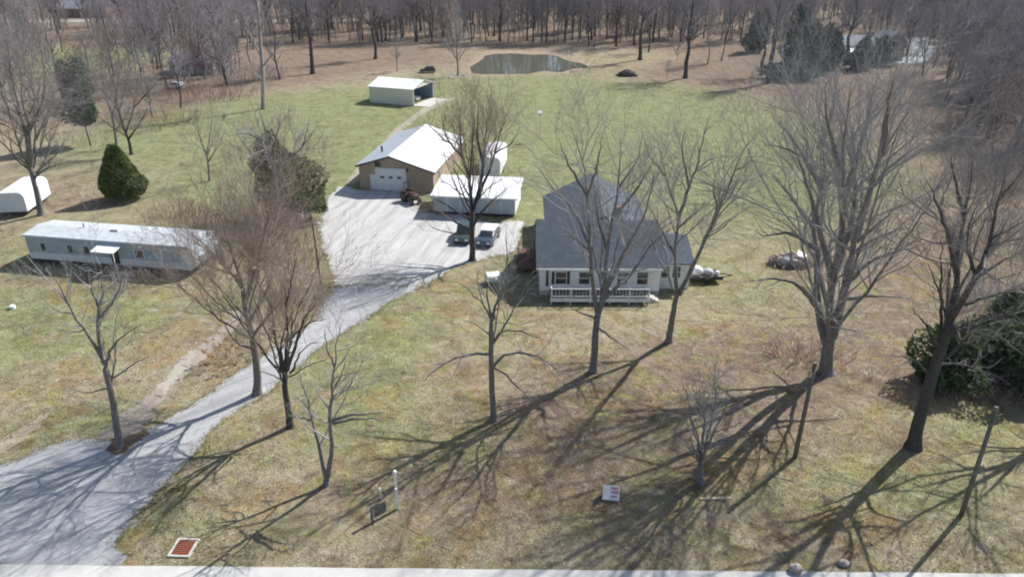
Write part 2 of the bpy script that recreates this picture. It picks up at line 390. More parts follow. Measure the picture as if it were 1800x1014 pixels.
# ---- paved and gravelled sheets
def pave(name, a, b_, dirt, sc=0.5, bm=0.02, crack=0.0, streak=None):
    m, nt, b = new_mat(name)
    n1 = noise(nt, sc, 7, 0.7, dist=0.3); n2 = noise(nt, 9, 4, 0.7); n3 = noise(nt, 40, 2)
    c = mixrgb(nt, ramp(nt, n1, 0.35, 0.65), a, b_)
    c = mixrgb(nt, math_(nt, 'MULTIPLY', ramp(nt, n2, 0.5, 0.75), 0.5), c, dirt)
    c = mixrgb(nt, math_(nt, 'MULTIPLY', ramp(nt, n3, 0.45, 0.7), 0.25), c, tuple(x * 0.55 for x in a))
    st = noise(nt, 1.1, 8, 0.75, dist=1.5); c = mixrgb(nt, math_(nt, 'MULTIPLY', ramp(nt, st, 0.54, 0.66), 0.45), c, dirt)
    if streak is not None:
        mp = nt.nodes.new('ShaderNodeMapping'); mp.vector_type = 'TEXTURE'; mp.inputs['Rotation'].default_value = (0, 0, streak); mp.inputs['Scale'].default_value = (9.0, 0.8, 1)
        sn = nt.nodes.new('ShaderNodeTexNoise'); sn.inputs['Scale'].default_value = 1.0; sn.inputs['Detail'].default_value = 6; sn.inputs['Roughness'].default_value = .65
        nt.links.new(nt.nodes['TC'].outputs['Object'], mp.inputs['Vector']); nt.links.new(mp.outputs[0], sn.inputs['Vector'])
        c = mixrgb(nt, math_(nt, 'MULTIPLY', ramp(nt, sn.outputs['Fac'], .46, .62), .6), c, tuple(x * .82 for x in dirt))
        c = mixrgb(nt, math_(nt, 'MULTIPLY', ramp(nt, sn.outputs['Fac'], .44, .34), .5), c, tuple(min(.6, x * 1.2) for x in b_))
    vr = nt.nodes.new('ShaderNodeTexVoronoi'); vr.feature = 'DISTANCE_TO_EDGE'; vr.inputs['Scale'].default_value = 0.45
    wv = nt.nodes.new('ShaderNodeVectorMath'); wv.operation = 'ADD'; nv = nt.nodes.new('ShaderNodeTexNoise'); nv.inputs['Scale'].default_value = 0.8; nv.inputs['Detail'].default_value = 6
    nt.links.new(nt.nodes['TC'].outputs['Object'], nv.inputs['Vector']); nt.links.new(nt.nodes['TC'].outputs['Object'], wv.inputs[0]); nt.links.new(nv.outputs['Color'], wv.inputs[1]); nt.links.new(wv.outputs[0], vr.inputs['Vector'])
    ck = nt.nodes.new('ShaderNodeMapRange'); ck.inputs[1].default_value = 0.0; ck.inputs[2].default_value = 0.02; ck.inputs[3].default_value = crack; ck.inputs[4].default_value = 0.0; nt.links.new(vr.outputs['Distance'], ck.inputs[0])
    c = mixrgb(nt, ck.outputs[0], c, tuple(x * 0.5 for x in dirt))
    nt.links.new(c, b.inputs['Base Color']); b.inputs['Roughness'].default_value = 0.9; b.inputs['Specular IOR Level'].default_value = 0.25
    bump(nt, b, n2, 0.7, bm); return m
sheet('verge', rough_edge([(p[0] + (p[0] - cx_) * 0, p[1]) for p in [G(*q) for q in drive_px] for cx_ in (0,)], 0.35, 0.28, seed=21), 0.006, pave('verge_dirt', (0.33, 0.30, 0.25), (0.26, 0.24, 0.18), (0.22, 0.21, 0.13), 0.9))
pc = np.mean(pond_poly, axis=0)
sheet('pond_bank', rough_edge([(pc[0] + (p[0] - pc[0]) * 1.16, pc[1] + (p[1] - pc[1]) * 1.3 + 2.2) for p in pond_poly[::6]], 0.8, 0.9, seed=22), 0.008, pave('bank_earth', (0.33, 0.26, 0.18), (0.26, 0.20, 0.14), (0.20, 0.17, 0.10), 0.3, 0.1))
sheet('driveway', drive, 0.012, pave('old_asphalt', (0.34, 0.34, 0.345), (0.42, 0.42, 0.42), (0.27, 0.27, 0.275), 0.35, crack=.5, streak=R_(42)))
sheet('gravel_yard', lot, 0.017, pave('pale_gravel', (0.52, 0.515, 0.505), (0.435, 0.43, 0.42), (0.35, 0.335, 0.31), 0.4, 0.04, streak=R_(78)))
sheet('farm_track', track, 0.006, pave('worn_track', (0.36, 0.32, 0.25), (0.30, 0.275, 0.20), (0.22, 0.22, 0.12), 0.6))
sheet('dirt_lane', side, 0.006, pave('dirt_lane', (0.34, 0.29, 0.25), (0.27, 0.235, 0.19), (0.22, 0.20, 0.13), 0.7))
sheet('gravel_streak', rough_edge([G(*p) for p in [(282,682),(300,655),(322,628),(338,614),(342,622),(326,646),(306,672),(290,690)]], 0.2, 0.16, seed=8), 0.010, pave('light_streak', (0.42, 0.385, 0.34), (0.34, 0.305, 0.255), (0.27, 0.245, 0.18), 0.8))
sheet('side_path', leftpath, 0.006, pave('tan_path', (0.38, 0.32, 0.24), (0.31, 0.27, 0.19), (0.24, 0.22, 0.13), 0.7))
re = [G(x, 993 + x * 16 / 1800 - 1) for x in range(-600, 2500, 60)]
road_edge = [(p[0], p[1] + rng.normal(0, 0.02)) for p in re]
xl, xr = road_edge[0][0], road_edge[-1][0]
sheet('road', [(-300, road_edge[0][1] + 4)] + road_edge + [(300, road_edge[-1][1] - 4), (300, road_edge[-1][1] - 11), (-300, road_edge[0][1] - 3.5)], 0.020,
      pave('worn_concrete', (0.56, 0.55, 0.52), (0.49, 0.48, 0.455), (0.43, 0.42, 0.39), 0.8, 0.01))
sheet('leaf_bed', rough_edge([G(*p) for p in [(188,790),(195,776),(215,770),(240,762),(262,758),(250,772),(232,786),(212,796)]], 0.15, 0.14, seed=23), 0.022, pave('leaf_bed', (0.12, 0.085, 0.065), (0.19, 0.14, 0.105), (0.08, 0.06, 0.045), 1.5, 0.06))
far_road = [(-420, 296), (-60, 302), (-60, 310), (-420, 305)]
sheet('far_road', far_road, 0.006, pave('far_asphalt', (0.33, 0.32, 0.31), (0.28, 0.27, 0.26), (0.24, 0.23, 0.22)))
sheet('neighbour_drive', rough_edge([G(*p) for p in [(1590,62),(1625,60),(1640,90),(1620,112),(1580,112),(1560,104),(1598,95)]], 1.5, 0.4, seed=9), 0.006, pave('neighbour_asphalt', (0.36, 0.38, 0.40), (0.42, 0.44, 0.45), (0.33, 0.33, 0.33)))
m, nt, b = new_mat('pond_water')
b.inputs['Base Color'].default_value = (0.10, 0.10, 0.075, 1); b.inputs['Roughness'].default_value = 0.05; b.inputs['IOR'].default_value = 1.33
bump(nt, b, noise(nt, 1.2, 3), 0.05, 0.05)
sheet('pond', pond_poly, 0.02, m)

# ================================================================== TREES
def nrm(a): return a / (np.linalg.norm(a, axis=-1, keepdims=True) + 1e-9)
def tubes(P, R, s):
    # n branches of K points, s-sided, last point an apex
    n, K, _ = P.shape
    T = np.empty((n, K - 1, 3)); D = nrm(P[:, 1:] - P[:, :-1]); T[:, 0] = D[:, 0]; T[:, 1:] = nrm(D[:, 1:] + D[:, :-1])
    ref = np.where(np.abs(D[:, :1, 2:3]) < 0.8, np.array([0, 0, 1.0]), np.array([1.0, 0, 0]))
    U = nrm(np.cross(T, np.broadcast_to(ref, T.shape))); W = np.cross(T, U)
    an = np.arange(s) * 2 * math.pi / s
    ring = P[:, :-1, None] + R[:, :-1, None, None] * (U[:, :, None] * np.cos(an)[:, None] + W[:, :, None] * np.sin(an)[:, None])
    vv = np.concatenate([ring.reshape(n, -1, 3), P[:, -1:]], 1); per = (K - 1) * s + 1
    f = []
    for k in range(K - 2):
        for a in range(s):
            q = (a + 1) % s; A, B_, C_, D_ = k * s + a, k * s + q, (k + 1) * s + q, (k + 1) * s + a
            f += [(A, B_, C_), (A, C_, D_)]
    for a in range(s): f.append(((K - 2) * s + a, (K - 2) * s + (a + 1) % s, per - 1))
    f = np.array(f)
    F_ = (np.arange(n)[:, None, None] * per + f[None]).reshape(-1, 3)
    return vv.reshape(-1, 3), F_
def join(parts):
    vs_, fs = [], []; o = 0
    for v, f in parts:
        vs_.append(v); fs.append(f + o); o += len(v)
    return np.concatenate(vs_), np.concatenate(fs)
def at_t(P, t):
    K = P.shape[1]; x = np.clip(t, 0, 0.999) * (K - 1); i = x.astype(int); f = (x - i)[:, None]; r = np.arange(len(P))
    p = P[r, i] * (1 - f) + P[r, i + 1] * f
    return p, nrm(P[r, i + 1] - P[r, i])
def sprout(P, R, dens, t0, t1, ang, lenr, K, up=0.12, gnarl=0.15, rmax=1.0, rk=0.55, lk=0.02, minlen=0.12, rg=rng, cap=None):
    # children on every branch: dens per metre, at angle ang (deg), length lenr * parent's length
    L = np.linalg.norm(np.diff(P, axis=1), axis=2).sum(1)
    n = rg.poisson(np.maximum(dens * L * (t1 - t0), 0.35)); idx = np.repeat(np.arange(len(P)), n)
    if cap and len(idx) > cap: idx = rg.choice(idx, cap, replace=False)
    m_ = len(idx); t = rg.uniform(t0, t1, m_) ** 0.85
    p, tan_ = at_t(P[idx], t)
    K0 = R.shape[1]; rr = R[idx, 0] + (R[idx, -1] - R[idx, 0]) * t
    az = nrm(rg.normal(size=(m_, 3))); az = nrm(az - (az * tan_).sum(1, keepdims=True) * tan_)
    a = np.radians(ang * rg.uniform(0.45, 1.45, m_))[:, None]
    d = nrm(np.cos(a) * tan_ + np.sin(a) * az + np.array([0, 0, up]))
    ln = np.maximum(L[idx] * lenr * (1.15 - 0.6 * t) * np.exp(np.clip(rg.normal(-0.08, 0.4, m_), -1, .55)), minlen)
    out = np.empty((m_, K, 3)); out[:, 0] = p
    for k in range(1, K):
        d = nrm(d + rg.normal(0, gnarl, (m_, 3)) + np.array([0, 0, up * 0.6]))
        out[:, k] = out[:, k - 1] + d * (ln / (K - 1))[:, None]
    r0 = np.minimum(np.minimum(rr * rk, ln * lk), rmax)
    return out, r0[:, None] * np.linspace(1, 0.25, K)[None]
def resample(pts, K, wob=0.0, rg=rng):
    pts = np.asarray(pts, float)
    q = np.vstack([2 * pts[0] - pts[1], pts, 2 * pts[-1] - pts[-2]])
    d = np.concatenate([[0], np.cumsum(np.linalg.norm(np.diff(pts, axis=0), axis=1))])
    out = []
    for s in np.linspace(0, d[-1], K):
        i = min(max(np.searchsorted(d, s) - 1, 0), len(pts) - 2); t = (s - d[i]) / (d[i + 1] - d[i] + 1e-9)
        p0, p1, p2, p3 = q[i], q[i + 1], q[i + 2], q[i + 3]
        out.append(0.5 * (2 * p1 + (p2 - p0) * t + (2 * p0 - 5 * p1 + 4 * p2 - p3) * t * t + (3 * p1 - p0 - 3 * p2 + p3) * t ** 3))
    out = np.array(out); w = rg.normal(0, wob, out.shape); w[0] = 0; w[-1] *= 0.3
    return out + w
TW = 0.0058   # twig radius
def foliage_of(limbs, radii, fine=1.0, up=0.12, gnarl=0.14, tw=TW, lens=(0.40, 0.5, 0.55, 0.6), dens=(1.5, 2.3, 3.0, 3.2), cap=9000, angs=(46, 44, 42, 40), rg=rng):
    P = np.stack(limbs); R = np.stack(radii)
    P1, R1 = sprout(P, R, dens[0], 0.18, 1.0, angs[0], lens[0], 6, up, gnarl, 0.08, lk=.024, rg=rg)
    P2, R2 = sprout(P1, R1, dens[1] * fine, 0.12, 1.0, angs[1], lens[1], 4, up, gnarl, 0.025, rg=rg)
    P3, R3 = sprout(P2, R2, dens[2] * fine, 0.1, 1.0, angs[2], lens[2], 2, up * .7, gnarl, 0.010, rg=rg, cap=cap)
    R2 = np.maximum(R2, tw * 1.25); R3 = np.maximum(R3, tw)
    P4, R4 = sprout(P3, R3, dens[3] * fine, 0.1, 1.0, angs[3], lens[3], 2, up * .5, gnarl, 0.01, rg=rg, cap=int(cap * 1.3))
    R4 = np.maximum(R4, tw * 0.85)
    return join([tubes(P1, R1, 5), tubes(P2, R2, 3), tubes(P3, R3, 3), tubes(P4, R4, 3)])
def tree_obj(name, loc, trunk_me, crown_me, label, group=None, cat='tree'):
    t = empty(name, loc, 0, label, cat, group)
    a = bpy.data.objects.new('trunk', trunk_me); C.objects.link(a); a.parent = t
    c_ = bpy.data.objects.new('crown', crown_me); C.objects.link(c_); c_.parent = t
    return t
def hero(name, label, trunk, limbs, r, fine=1.0, bark='bark', twig='twig', spread=0.55, extra=0, seed=1, up=0.12, cap=9000, lk=None, gnarl=0.19, group=None, rl=0.36, tw=TW, dens=(1.6, 2.3, 3.2, 3.6), lens=(0.44, 0.52, 0.55, 0.6)):
    rg = np.random.default_rng(seed)
    bx, by = G(*trunk[0]); base = np.array([bx, by, 0.0])
    reg = []                                   # surveyed points of the skeleton: px, py, Y
    def place(pl, y0, slope):
        out = []; L = 0
        for i, p in enumerate(pl):
            if i: L += math.hypot(p[0] - pl[i - 1][0], p[1] - pl[i - 1][1]) / FPX * math.hypot(by, CAM_H)
            Y = y0 + slope * L + (p[2] if len(p) > 2 else 0); out.append(V(p[0], p[1], Y)); reg.append((p[0], p[1], Y))
        return out
    tp = place(trunk, by, rg.normal(0, 0.03)); tp[0] = base - np.array([0, 0, 0.15])
    TP = resample(tp, 16, 0.012, rg); tr_r = r * np.linspace(1.0, 0.62, 16); tr_r[0] *= 1.55; tr_r[1] *= 1.12
    LP, LR = [], []
    for li, pl in enumerate(limbs):
        q = min(reg, key=lambda g: (g[0] - pl[0][0]) ** 2 + (g[1] - pl[0][1]) ** 2)
        first = rg.uniform(-spread, spread)
        pts = place(pl, q[2], first)
        K = 14; A = resample(pts, K, 0.03, rg); LP.append(A)
        ln = np.linalg.norm(np.diff(A, axis=0), axis=1).sum()
        # thickness follows the limb's length, thinner for side branches
        r0 = min(r * 0.62, max(0.028, r * rl * min(1.0, ln / 7.0) + 0.007 * ln)); LR.append(0.012 + (r0 - 0.012) * np.linspace(1, 0, K) ** 1.15)
    top = TP[-2]; Hh = max(a[:, 2].max() for a in LP) if LP else top[2] * 2
    for e in range(extra):
        az = rg.choice([1, -1]) * math.pi / 2 + rg.uniform(-0.9, 0.9); ln = (Hh - top[2]) * rg.uniform(0.45, 0.95); tilt = rg.uniform(0.3, 0.85)
        d = np.array([math.cos(az) * math.sin(tilt), math.sin(az) * math.sin(tilt), math.cos(tilt)]); st = TP[rg.integers(10, 15)]
        pts = [st, st + d * ln * 0.35 + np.array([0, 0, 0.0]), st + d * ln * 0.7 + np.array([0, 0, ln * .06]), st + d * ln + np.array([0, 0, ln * .15])]
        LP.append(resample(pts, 14, 0.05, rg)); r0 = r * 0.3; LR.append(np.linspace(r0, 0.015, 14))
    v1, f1 = tubes(TP[None], tr_r[None], 10); v2, f2 = tubes(np.stack(LP), np.stack(LR), 7)
    tv, tf = join([(v1, f1), (v2, f2)])
    cv, cf = foliage_of(LP, LR, fine, up, gnarl, tw, dens=dens, lens=lens, cap=cap, rg=rg)
    tm = mesh_np('trunk', tv - base, tf, True); tm.materials.append(M[bark])
    cm = mesh_np('crown', cv - base, cf, False); cm.materials.append(M[twig])
    return tree_obj(name, (bx, by, 0), tm, cm, label, group)

hero('bare_tree', 'leaning slim bare tree in a brown leaf patch beside the driveway', [(210,784),(203,735),(195,690),(187,660),(184,640)],
     [[(184,640),(172,615),(150,580),(130,553),(110,515),(95,490),(72,468)],[(178,625),(172,580),(173,540),(180,515),(178,480),(172,438)],[(187,642),(192,620),(205,600),(228,583),(255,568)],
      [(200,664),(235,640),(265,624)],[(190,682),(150,690),(118,680)],[(130,553),(100,545),(78,530)],[(173,540),(160,505),(155,470)],[(173,560),(205,520),(215,480)],[(150,580),(120,585),(95,575)]], 0.24, 0.95, seed=3, extra=2, twig='twig_grey', cap=5000)
hero('bare_tree', 'dense brown bare tree at the driveway bend, nearest the long mobile home', [(452,692),(452,650),(447,610),(440,575),(432,545)],
     [[(432,548),(425,500),(410,450),(395,405),(382,360)],[(440,565),(415,540),(390,510),(365,490)],[(446,615),(415,600),(395,570),(384,542)],[(432,535),(440,480),(445,430),(440,375)],[(425,505),(400,470),(370,440),(345,420),(326,400)],
      [(440,560),(470,510),(485,450),(490,400)],[(435,520),(455,450),(470,390),(475,350)],[(410,450),(370,400),(350,370)],[(440,480),(480,430),(510,390)],[(445,590),(480,545),(520,500)],[(425,500),(385,450),(355,390)]], 0.30, 1.2, seed=4, extra=5, twig='twig_warm', cap=13000, up=0.2, dens=(2.3, 3.0, 3.8, 4.0), lens=(0.48, 0.52, 0.56, 0.6))
hero('bare_tree', 'knobby bare tree with a cropped head of upright limbs beside the driveway', [(510,750),(507,720),(502,690),(500,655)],
     [[(497,655),(490,620),(480,570),(478,520),(475,485)],[(503,655),(510,590),(525,540),(537,508)],[(500,650),(505,600),(503,540),(497,500)],[(510,655),(535,612),(565,600)],[(508,662),(545,641),(577,632)],[(495,660),(470,630),(448,600)],
      [(505,650),(530,575),(558,525)],[(498,652),(495,600),(520,540)],[(492,665),(465,655),(440,650)],[(505,600),(540,570),(575,560)],[(478,540),(455,500),(440,470)],[(503,540),(515,480),(520,440)],[(525,540),(550,490),(565,450)]], 0.25, 1.0, seed=5, extra=3, bark='bark_dark', twig='twig_warm', cap=9000, up=0.2, dens=(2.2, 3.0, 3.6, 4.0), lens=(0.46, 0.5, 0.55, 0.6))
hero('bare_tree', 'small twin-stemmed bare tree forking at the ground near the road', [(573,852),(574,842),(575,834)],
     [[(573,836),(562,790),(551,745),(545,720),(540,695),(530,670),(524,640)],[(577,836),(583,790),(582,740),(583,700),(585,660),(589,640),(592,605),(602,560)],[(585,738),(620,729),(685,725)],[(585,744),(630,736),(682,739)],[(547,737),(510,732),(485,735)],
      [(584,690),(600,660),(608,630)],[(589,645),(575,610),(570,575)],[(545,720),(525,700),(512,690)],[(583,720),(565,700),(560,690)]], 0.25, 0.8, seed=6, extra=0, twig='twig_grey', cap=2600, spread=0.22, rl=0.66, dens=(1.5, 2.0, 2.6, 2.8), lens=(0.24, 0.5, 0.55, 0.6))
hero('bare_tree', 'straight bare tree with drooping arched lower branches in mid front lawn', [(868,738),(866,700),(864,650),(863,600),(864,556)],
     [[(862,560),(850,535),(833,520),(820,505),(798,492)],[(865,558),(878,520),(887,500),(890,480),(905,455),(920,436)],[(889,482),(892,450),(889,395)],[(868,642),(885,625),(905,620),(935,625),(960,635),(988,655)],[(865,602),(880,585),(900,580),(940,590),(968,606)],
      [(862,622),(820,625),(790,635),(760,655),(742,672)],[(864,560),(855,510),(850,460)],[(868,645),(890,660),(920,690),(950,715)],[(864,590),(835,570),(810,560)],[(850,535),(840,500),(842,470)]], 0.23, 0.8, seed=7, extra=3, twig='twig_grey', cap=4500)
hero('bare_tree', 'tall bare tree standing in front of the house porch', [(1043,653),(1046,600),(1050,560),(1058,530),(1062,500)],
     [[(1050,550),(1042,500),(1037,440),(1035,390),(1030,330),(1020,270),(1000,215)],[(1062,505),(1068,440),(1075,390),(1085,340),(1090,280),(1093,225)],[(1062,515),(1090,460),(1110,420),(1130,380),(1145,330),(1152,290)],[(1078,385),(1110,345),(1130,315),(1155,270)],
      [(1058,530),(1110,480),(1150,425),(1185,400),(1205,382)],[(1040,440),(1010,372),(975,335),(942,285)],[(1032,345),(1050,290),(1060,230)],[(1037,440),(1000,410),(970,400)],[(1030,340),(1000,290),(980,240)],[(1068,440),(1050,380),(1045,330)],[(1088,330),(1120,280),(1130,230)],[(1048,560),(1010,545),(985,525)],[(1050,575),(1085,600),(1110,615)]], 0.30, 0.85, seed=8, extra=3, bark='bark', twig='twig_grey', cap=7000, dens=(1.5, 2.3, 3.1, 3.4), lens=(0.35, 0.5, 0.55, 0.6))
hero('bare_tree', 'forked V-shaped bare tree right of the house, its stem leaning right', [(1175,601),(1180,570),(1187,530),(1192,508)],
     [[(1190,515),(1187,460),(1190,410),(1192,380),(1180,340),(1165,290),(1153,232)],[(1192,388),(1210,330),(1225,290),(1240,230),(1252,190)],[(1195,518),(1215,475),(1240,420),(1262,375),(1280,330),(1295,290),(1318,245)],[(1187,450),(1160,400),(1135,350)],
      [(1240,420),(1270,400),(1300,370)],[(1262,375),(1255,330),(1265,280)],[(1212,330),(1200,270),(1205,220)],[(1170,310),(1140,270),(1130,235)],[(1290,300),(1320,285),(1345,270)],[(1192,400),(1215,380),(1245,350)]], 0.28, 0.85, seed=9, extra=3, bark='bark', twig='twig_grey', cap=7000, dens=(1.5, 2.3, 3.1, 3.4), lens=(0.35, 0.5, 0.55, 0.6))
hero('bare_tree', 'biggest bare tree, many upright stems and a broad dense crown, right of the yard', [(1452,654),(1454,625),(1458,600),(1462,580)],
     [[(1452,605),(1440,550),(1436,500),(1437,440),(1430,400),(1440,350),(1450,300),(1440,240),(1410,175)],[(1460,590),(1458,530),(1470,470),(1480,400),(1485,340),(1480,280),(1490,200),(1500,120)],[(1464,592),(1482,520),(1495,450),(1510,390),(1530,330),(1550,270),(1580,220),(1625,165)],
      [(1488,500),(1530,460),(1580,440),(1622,415)],[(1500,445),(1545,415),(1605,398)],[(1505,425),(1560,380),(1595,345)],[(1438,540),(1400,500),(1360,490),(1308,496)],[(1437,440),(1390,410),(1345,415),(1325,402)],[(1480,525),(1540,520),(1605,526)],[(1462,485),(1440,400),(1420,330),(1400,270),(1378,215)],
      [(1505,420),(1540,300),(1560,220),(1600,145)],[(1445,330),(1400,255),(1365,210)],[(1483,350),(1510,270),(1530,190),(1545,120)],[(1480,300),(1455,220),(1450,150)],[(1430,400),(1385,340),(1350,300)],[(1530,330),(1580,280),(1630,245)],[(1470,470),(1500,380),(1500,300),(1470,200)],[(1440,260),(1465,190),(1470,120)],[(1550,270),(1560,190),(1575,130)],[(1400,270),(1375,260),(1350,255)]], 0.55, 1.15, seed=10, extra=6, twig='twig_grey', cap=7500, up=0.16, dens=(1.0, 1.7, 2.5, 3.0), rl=.36, spread=.62, tw=.0052)
hero('bare_tree', 'dark leaning bare tree with thick trunk before the evergreen shrubs, right foreground', [(1605,786),(1615,740),(1630,690),(1645,640),(1660,600),(1672,555)],
     [[(1670,565),(1680,500),(1685,440),(1695,380),(1705,330),(1712,265)],[(1682,480),(1670,430),(1655,380),(1640,340),(1626,312)],[(1672,560),(1715,490),(1730,450),(1745,400),(1755,350),(1772,295)],[(1718,488),(1760,460),(1805,440)],[(1743,420),(1780,400),(1820,378)],[(1690,535),(1770,512),(1815,490)],
      [(1650,635),(1700,600),(1750,585),(1800,590)],[(1695,380),(1680,320),(1670,270)],[(1755,350),(1790,310),(1810,270)],[(1640,660),(1600,630),(1565,625)],[(1715,490),(1700,420),(1720,350)],[(1655,615),(1625,570),(1600,540)],[(1662,590),(1720,560),(1775,555)],[(1648,640),(1690,640),(1730,655)],[(1668,575),(1650,510),(1630,460)],[(1672,560),(1690,600,-1),(1725,610,-3)]], 0.42, 0.95, seed=12, extra=4, bark='bark_dark', cap=10000)
hero('bare_tree', 'small grey multi-stemmed bare tree in the right front lawn', [(1230,848),(1231,825),(1234,800)],
     [[(1233,802),(1225,760),(1215,735),(1205,715)],[(1235,800),(1237,760),(1240,720),(1250,685)],[(1236,802),(1255,760),(1275,720),(1292,688)],[(1235,798),(1250,740),(1258,690),(1255,640)],[(1232,805),(1210,780),(1190,765)],[(1237,806),(1265,785),(1295,775)],[(1240,730),(1225,700),(1215,675)],[(1255,760),(1285,750),(1310,740)]], 0.24, 1.2, seed=13, extra=4, twig='twig_grey', cap=4500, up=0.2)
hero('bare_tree', 'bare tree with bunched upright limbs between gravel yard and house', [(830,458),(830,425),(829,395),(830,368)],
     [[(829,375),(825,320),(815,280),(800,240),(795,210)],[(830,372),(823,310),(812,270),(808,220),(805,180)],[(832,370),(845,320),(850,280),(855,230),(860,175)],[(834,362),(860,300),(870,270),(880,230),(893,195)],[(831,398),(845,375),(870,350),(902,323)],[(833,360),(860,330),(887,312)],
      [(828,388),(800,370),(770,352),(742,344)],[(828,405),(800,390),(780,375),(738,368)],[(828,410),(800,411),(765,402),(754,393)],[(826,355),(790,325),(768,316)],[(825,345),(805,310),(788,288)],[(825,320),(830,260),(835,200)],[(850,290),(840,240),(842,170)],[(815,280),(785,240),(775,200)],[(870,270),(900,250),(915,220)]], 0.33, 1.0, seed=14, extra=4, bark='bark_dark', twig='twig_warm', cap=9000, up=0.25)
hero('bare_tree', 'tall bare tree over the white camper at the far left', [(72,378),(65,340),(57,310),(52,290)],
     [[(50,292),(35,260),(20,210),(5,190),(-12,175)],[(52,292),(45,240),(30,180),(20,130),(12,60)],[(54,290),(50,220),(40,180),(32,110)],[(54,292),(62,250),(58,200),(48,140)],[(53,300),(25,275),(13,225)],[(60,312),(85,295),(122,284)],[(60,250),(80,210),(95,170)],[(45,240),(70,190),(80,130)],[(20,210),(0,150),(-5,100)],[(62,305),(100,270),(115,240)]], 0.36, 0.9, seed=15, extra=3, cap=8000, bark='bark')
hero('bare_tree', 'dead-topped bare tree rising out of the dark cedar', [(489,412),(485,340),(481,290)],
     [[(481,300),(470,250),(462,215),(448,175)],[(482,300),(445,275),(420,262),(398,248)],[(484,310),(510,280),(530,260),(562,215)],[(481,290),(487,235),(496,212),(512,198)],[(470,250),(430,235),(400,240)],[(530,262),(540,230),(545,200)],[(445,275),(420,240),(410,215)]], 0.36, 0.8, seed=16, extra=2, bark='bark', twig='twig_grey', cap=5000)
hero('bare_tree', 'tall pale-barked tree with a long bare trunk behind the cedar', [(463,192),(461,120),(456,50),(452,0)],
     [[(459,100),(440,60),(425,20)],[(456,55),(475,20),(485,-20)],[(452,5),(440,-40),(430,-80)],[(453,10),(465,-40),(470,-90)],[(460,120),(480,95),(500,75)],[(461,140),(440,125),(420,120)]], 0.38, 0.8, seed=17, extra=2, bark='bark_pale', twig='twig_grey', cap=4500)
hero('bare_tree', 'slender grey tree left of the cedar on the green strip', [(368,318),(366,290),(362,265)],
     [[(362,270),(350,235),(345,195)],[(364,275),(370,235),(375,190)],[(365,285),(385,255),(398,225)],[(363,268),(340,250),(325,230)],[(366,292),(390,285),(405,275)]], 0.16, 1.0, seed=18, extra=4, twig='twig_grey', cap=5000)
hero('bare_tree', 'two-limbed dark bare tree just behind the cone-shaped evergreen', [(231,272),(226,245),(218,228)],
     [[(220,232),(208,190),(200,150),(190,110)],[(222,232),(235,190),(240,150),(245,115)],[(226,245),(250,210),(262,180)],[(208,195),(190,170),(175,150)],[(235,190),(262,160),(280,140)]], 0.26, 1.1, seed=19, extra=3, bark='bark_dark', cap=7000)
hero('bare_tree', 'thin bare tree beside the tall ragged pine', [(205,258),(202,230),(197,200)],
     [[(198,205),(185,165),(178,120),(170,80)],[(198,205),(205,160),(212,110)],[(202,230),(220,205),(232,180)],[(185,165),(165,140),(155,110)]], 0.22, 1.0, seed=20, extra=3, bark='bark', cap=6000)

hero('bare_tree', 'bare tree mostly cut off by the right edge, limbs reaching in', [(1885,735),(1892,680),(1900,630),(1905,590)],
     [[(1903,600),(1860,540),(1820,490),(1790,440)],[(1900,630),(1850,600),(1800,590),(1765,600)],[(1905,590),(1890,500),(1870,420),(1850,340)],[(1905,590),(1930,500),(1940,420)],[(1895,650),(1850,650),(1805,665)],[(1890,520),(1840,460),(1800,390)],[(1898,640),(1930,600),(1960,560)],[(1860,540),(1830,540),(1795,545)]], 0.34, 0.9, seed=25, extra=4, cap=7000)

# ---- library of woodland trees, shared mesh data
def wood_tree(H, r, first, nl, spread, seed, twig, bark, fine=1.0, tw=0.016, cap=4600):
    rg = np.random.default_rng(seed)
    pts = [np.array([0, 0, -0.2])]
    lean = rg.normal(0, 0.018, 2)
    for k in range(1, 7): pts.append(np.array([lean[0] * H * k / 6 + rg.normal(0, .012) * H, lean[1] * H * k / 6 + rg.normal(0, .012) * H, H * 0.93 * k / 6]))
    TP = resample(pts, 18, 0.03, rg); TR = r * np.linspace(1, 0.10, 18); TR[0] *= 1.4
    LP, LR = [], []
    for i in range(nl):
        t = rg.uniform(first, 0.97); p, _ = at_t(TP[None], np.array([t])); p = p[0]
        az = i * 2.4 + rg.uniform(-.5, .5); el = R_(rg.uniform(25, 65)); ln = H * spread * (1.15 - 0.85 * t) * rg.uniform(0.6, 1.25)
        d = np.array([math.cos(az) * math.cos(el), math.sin(az) * math.cos(el), math.sin(el)])
        q = [p, p + d * ln * .4, p + d * ln * .75 + np.array([0, 0, ln * .06]), p + d * ln + np.array([0, 0, ln * .16])]
        LP.append(resample(q, 14, 0.06, rg)); r0 = r * 0.42 * (1.1 - t) + 0.02; LR.append(np.linspace(r0, 0.02, 14))
    LP.append(TP[4:18]); LR.append(TR[4:18])
    tv, tf = join([tubes(TP[None], TR[None], 8), tubes(np.stack(LP[:-1]), np.stack(LR[:-1]), 5)])
    cv, cf = foliage_of(LP, LR, fine, 0.14, 0.16, tw, dens=(1.3, 2.0, 2.6, 2.4), cap=cap, rg=rg)
    tm = mesh_np('trunk', tv, tf, True); tm.materials.append(M[bark]); cm = mesh_np('crown', cv, cf, False); cm.materials.append(M[twig])
    return tm, cm
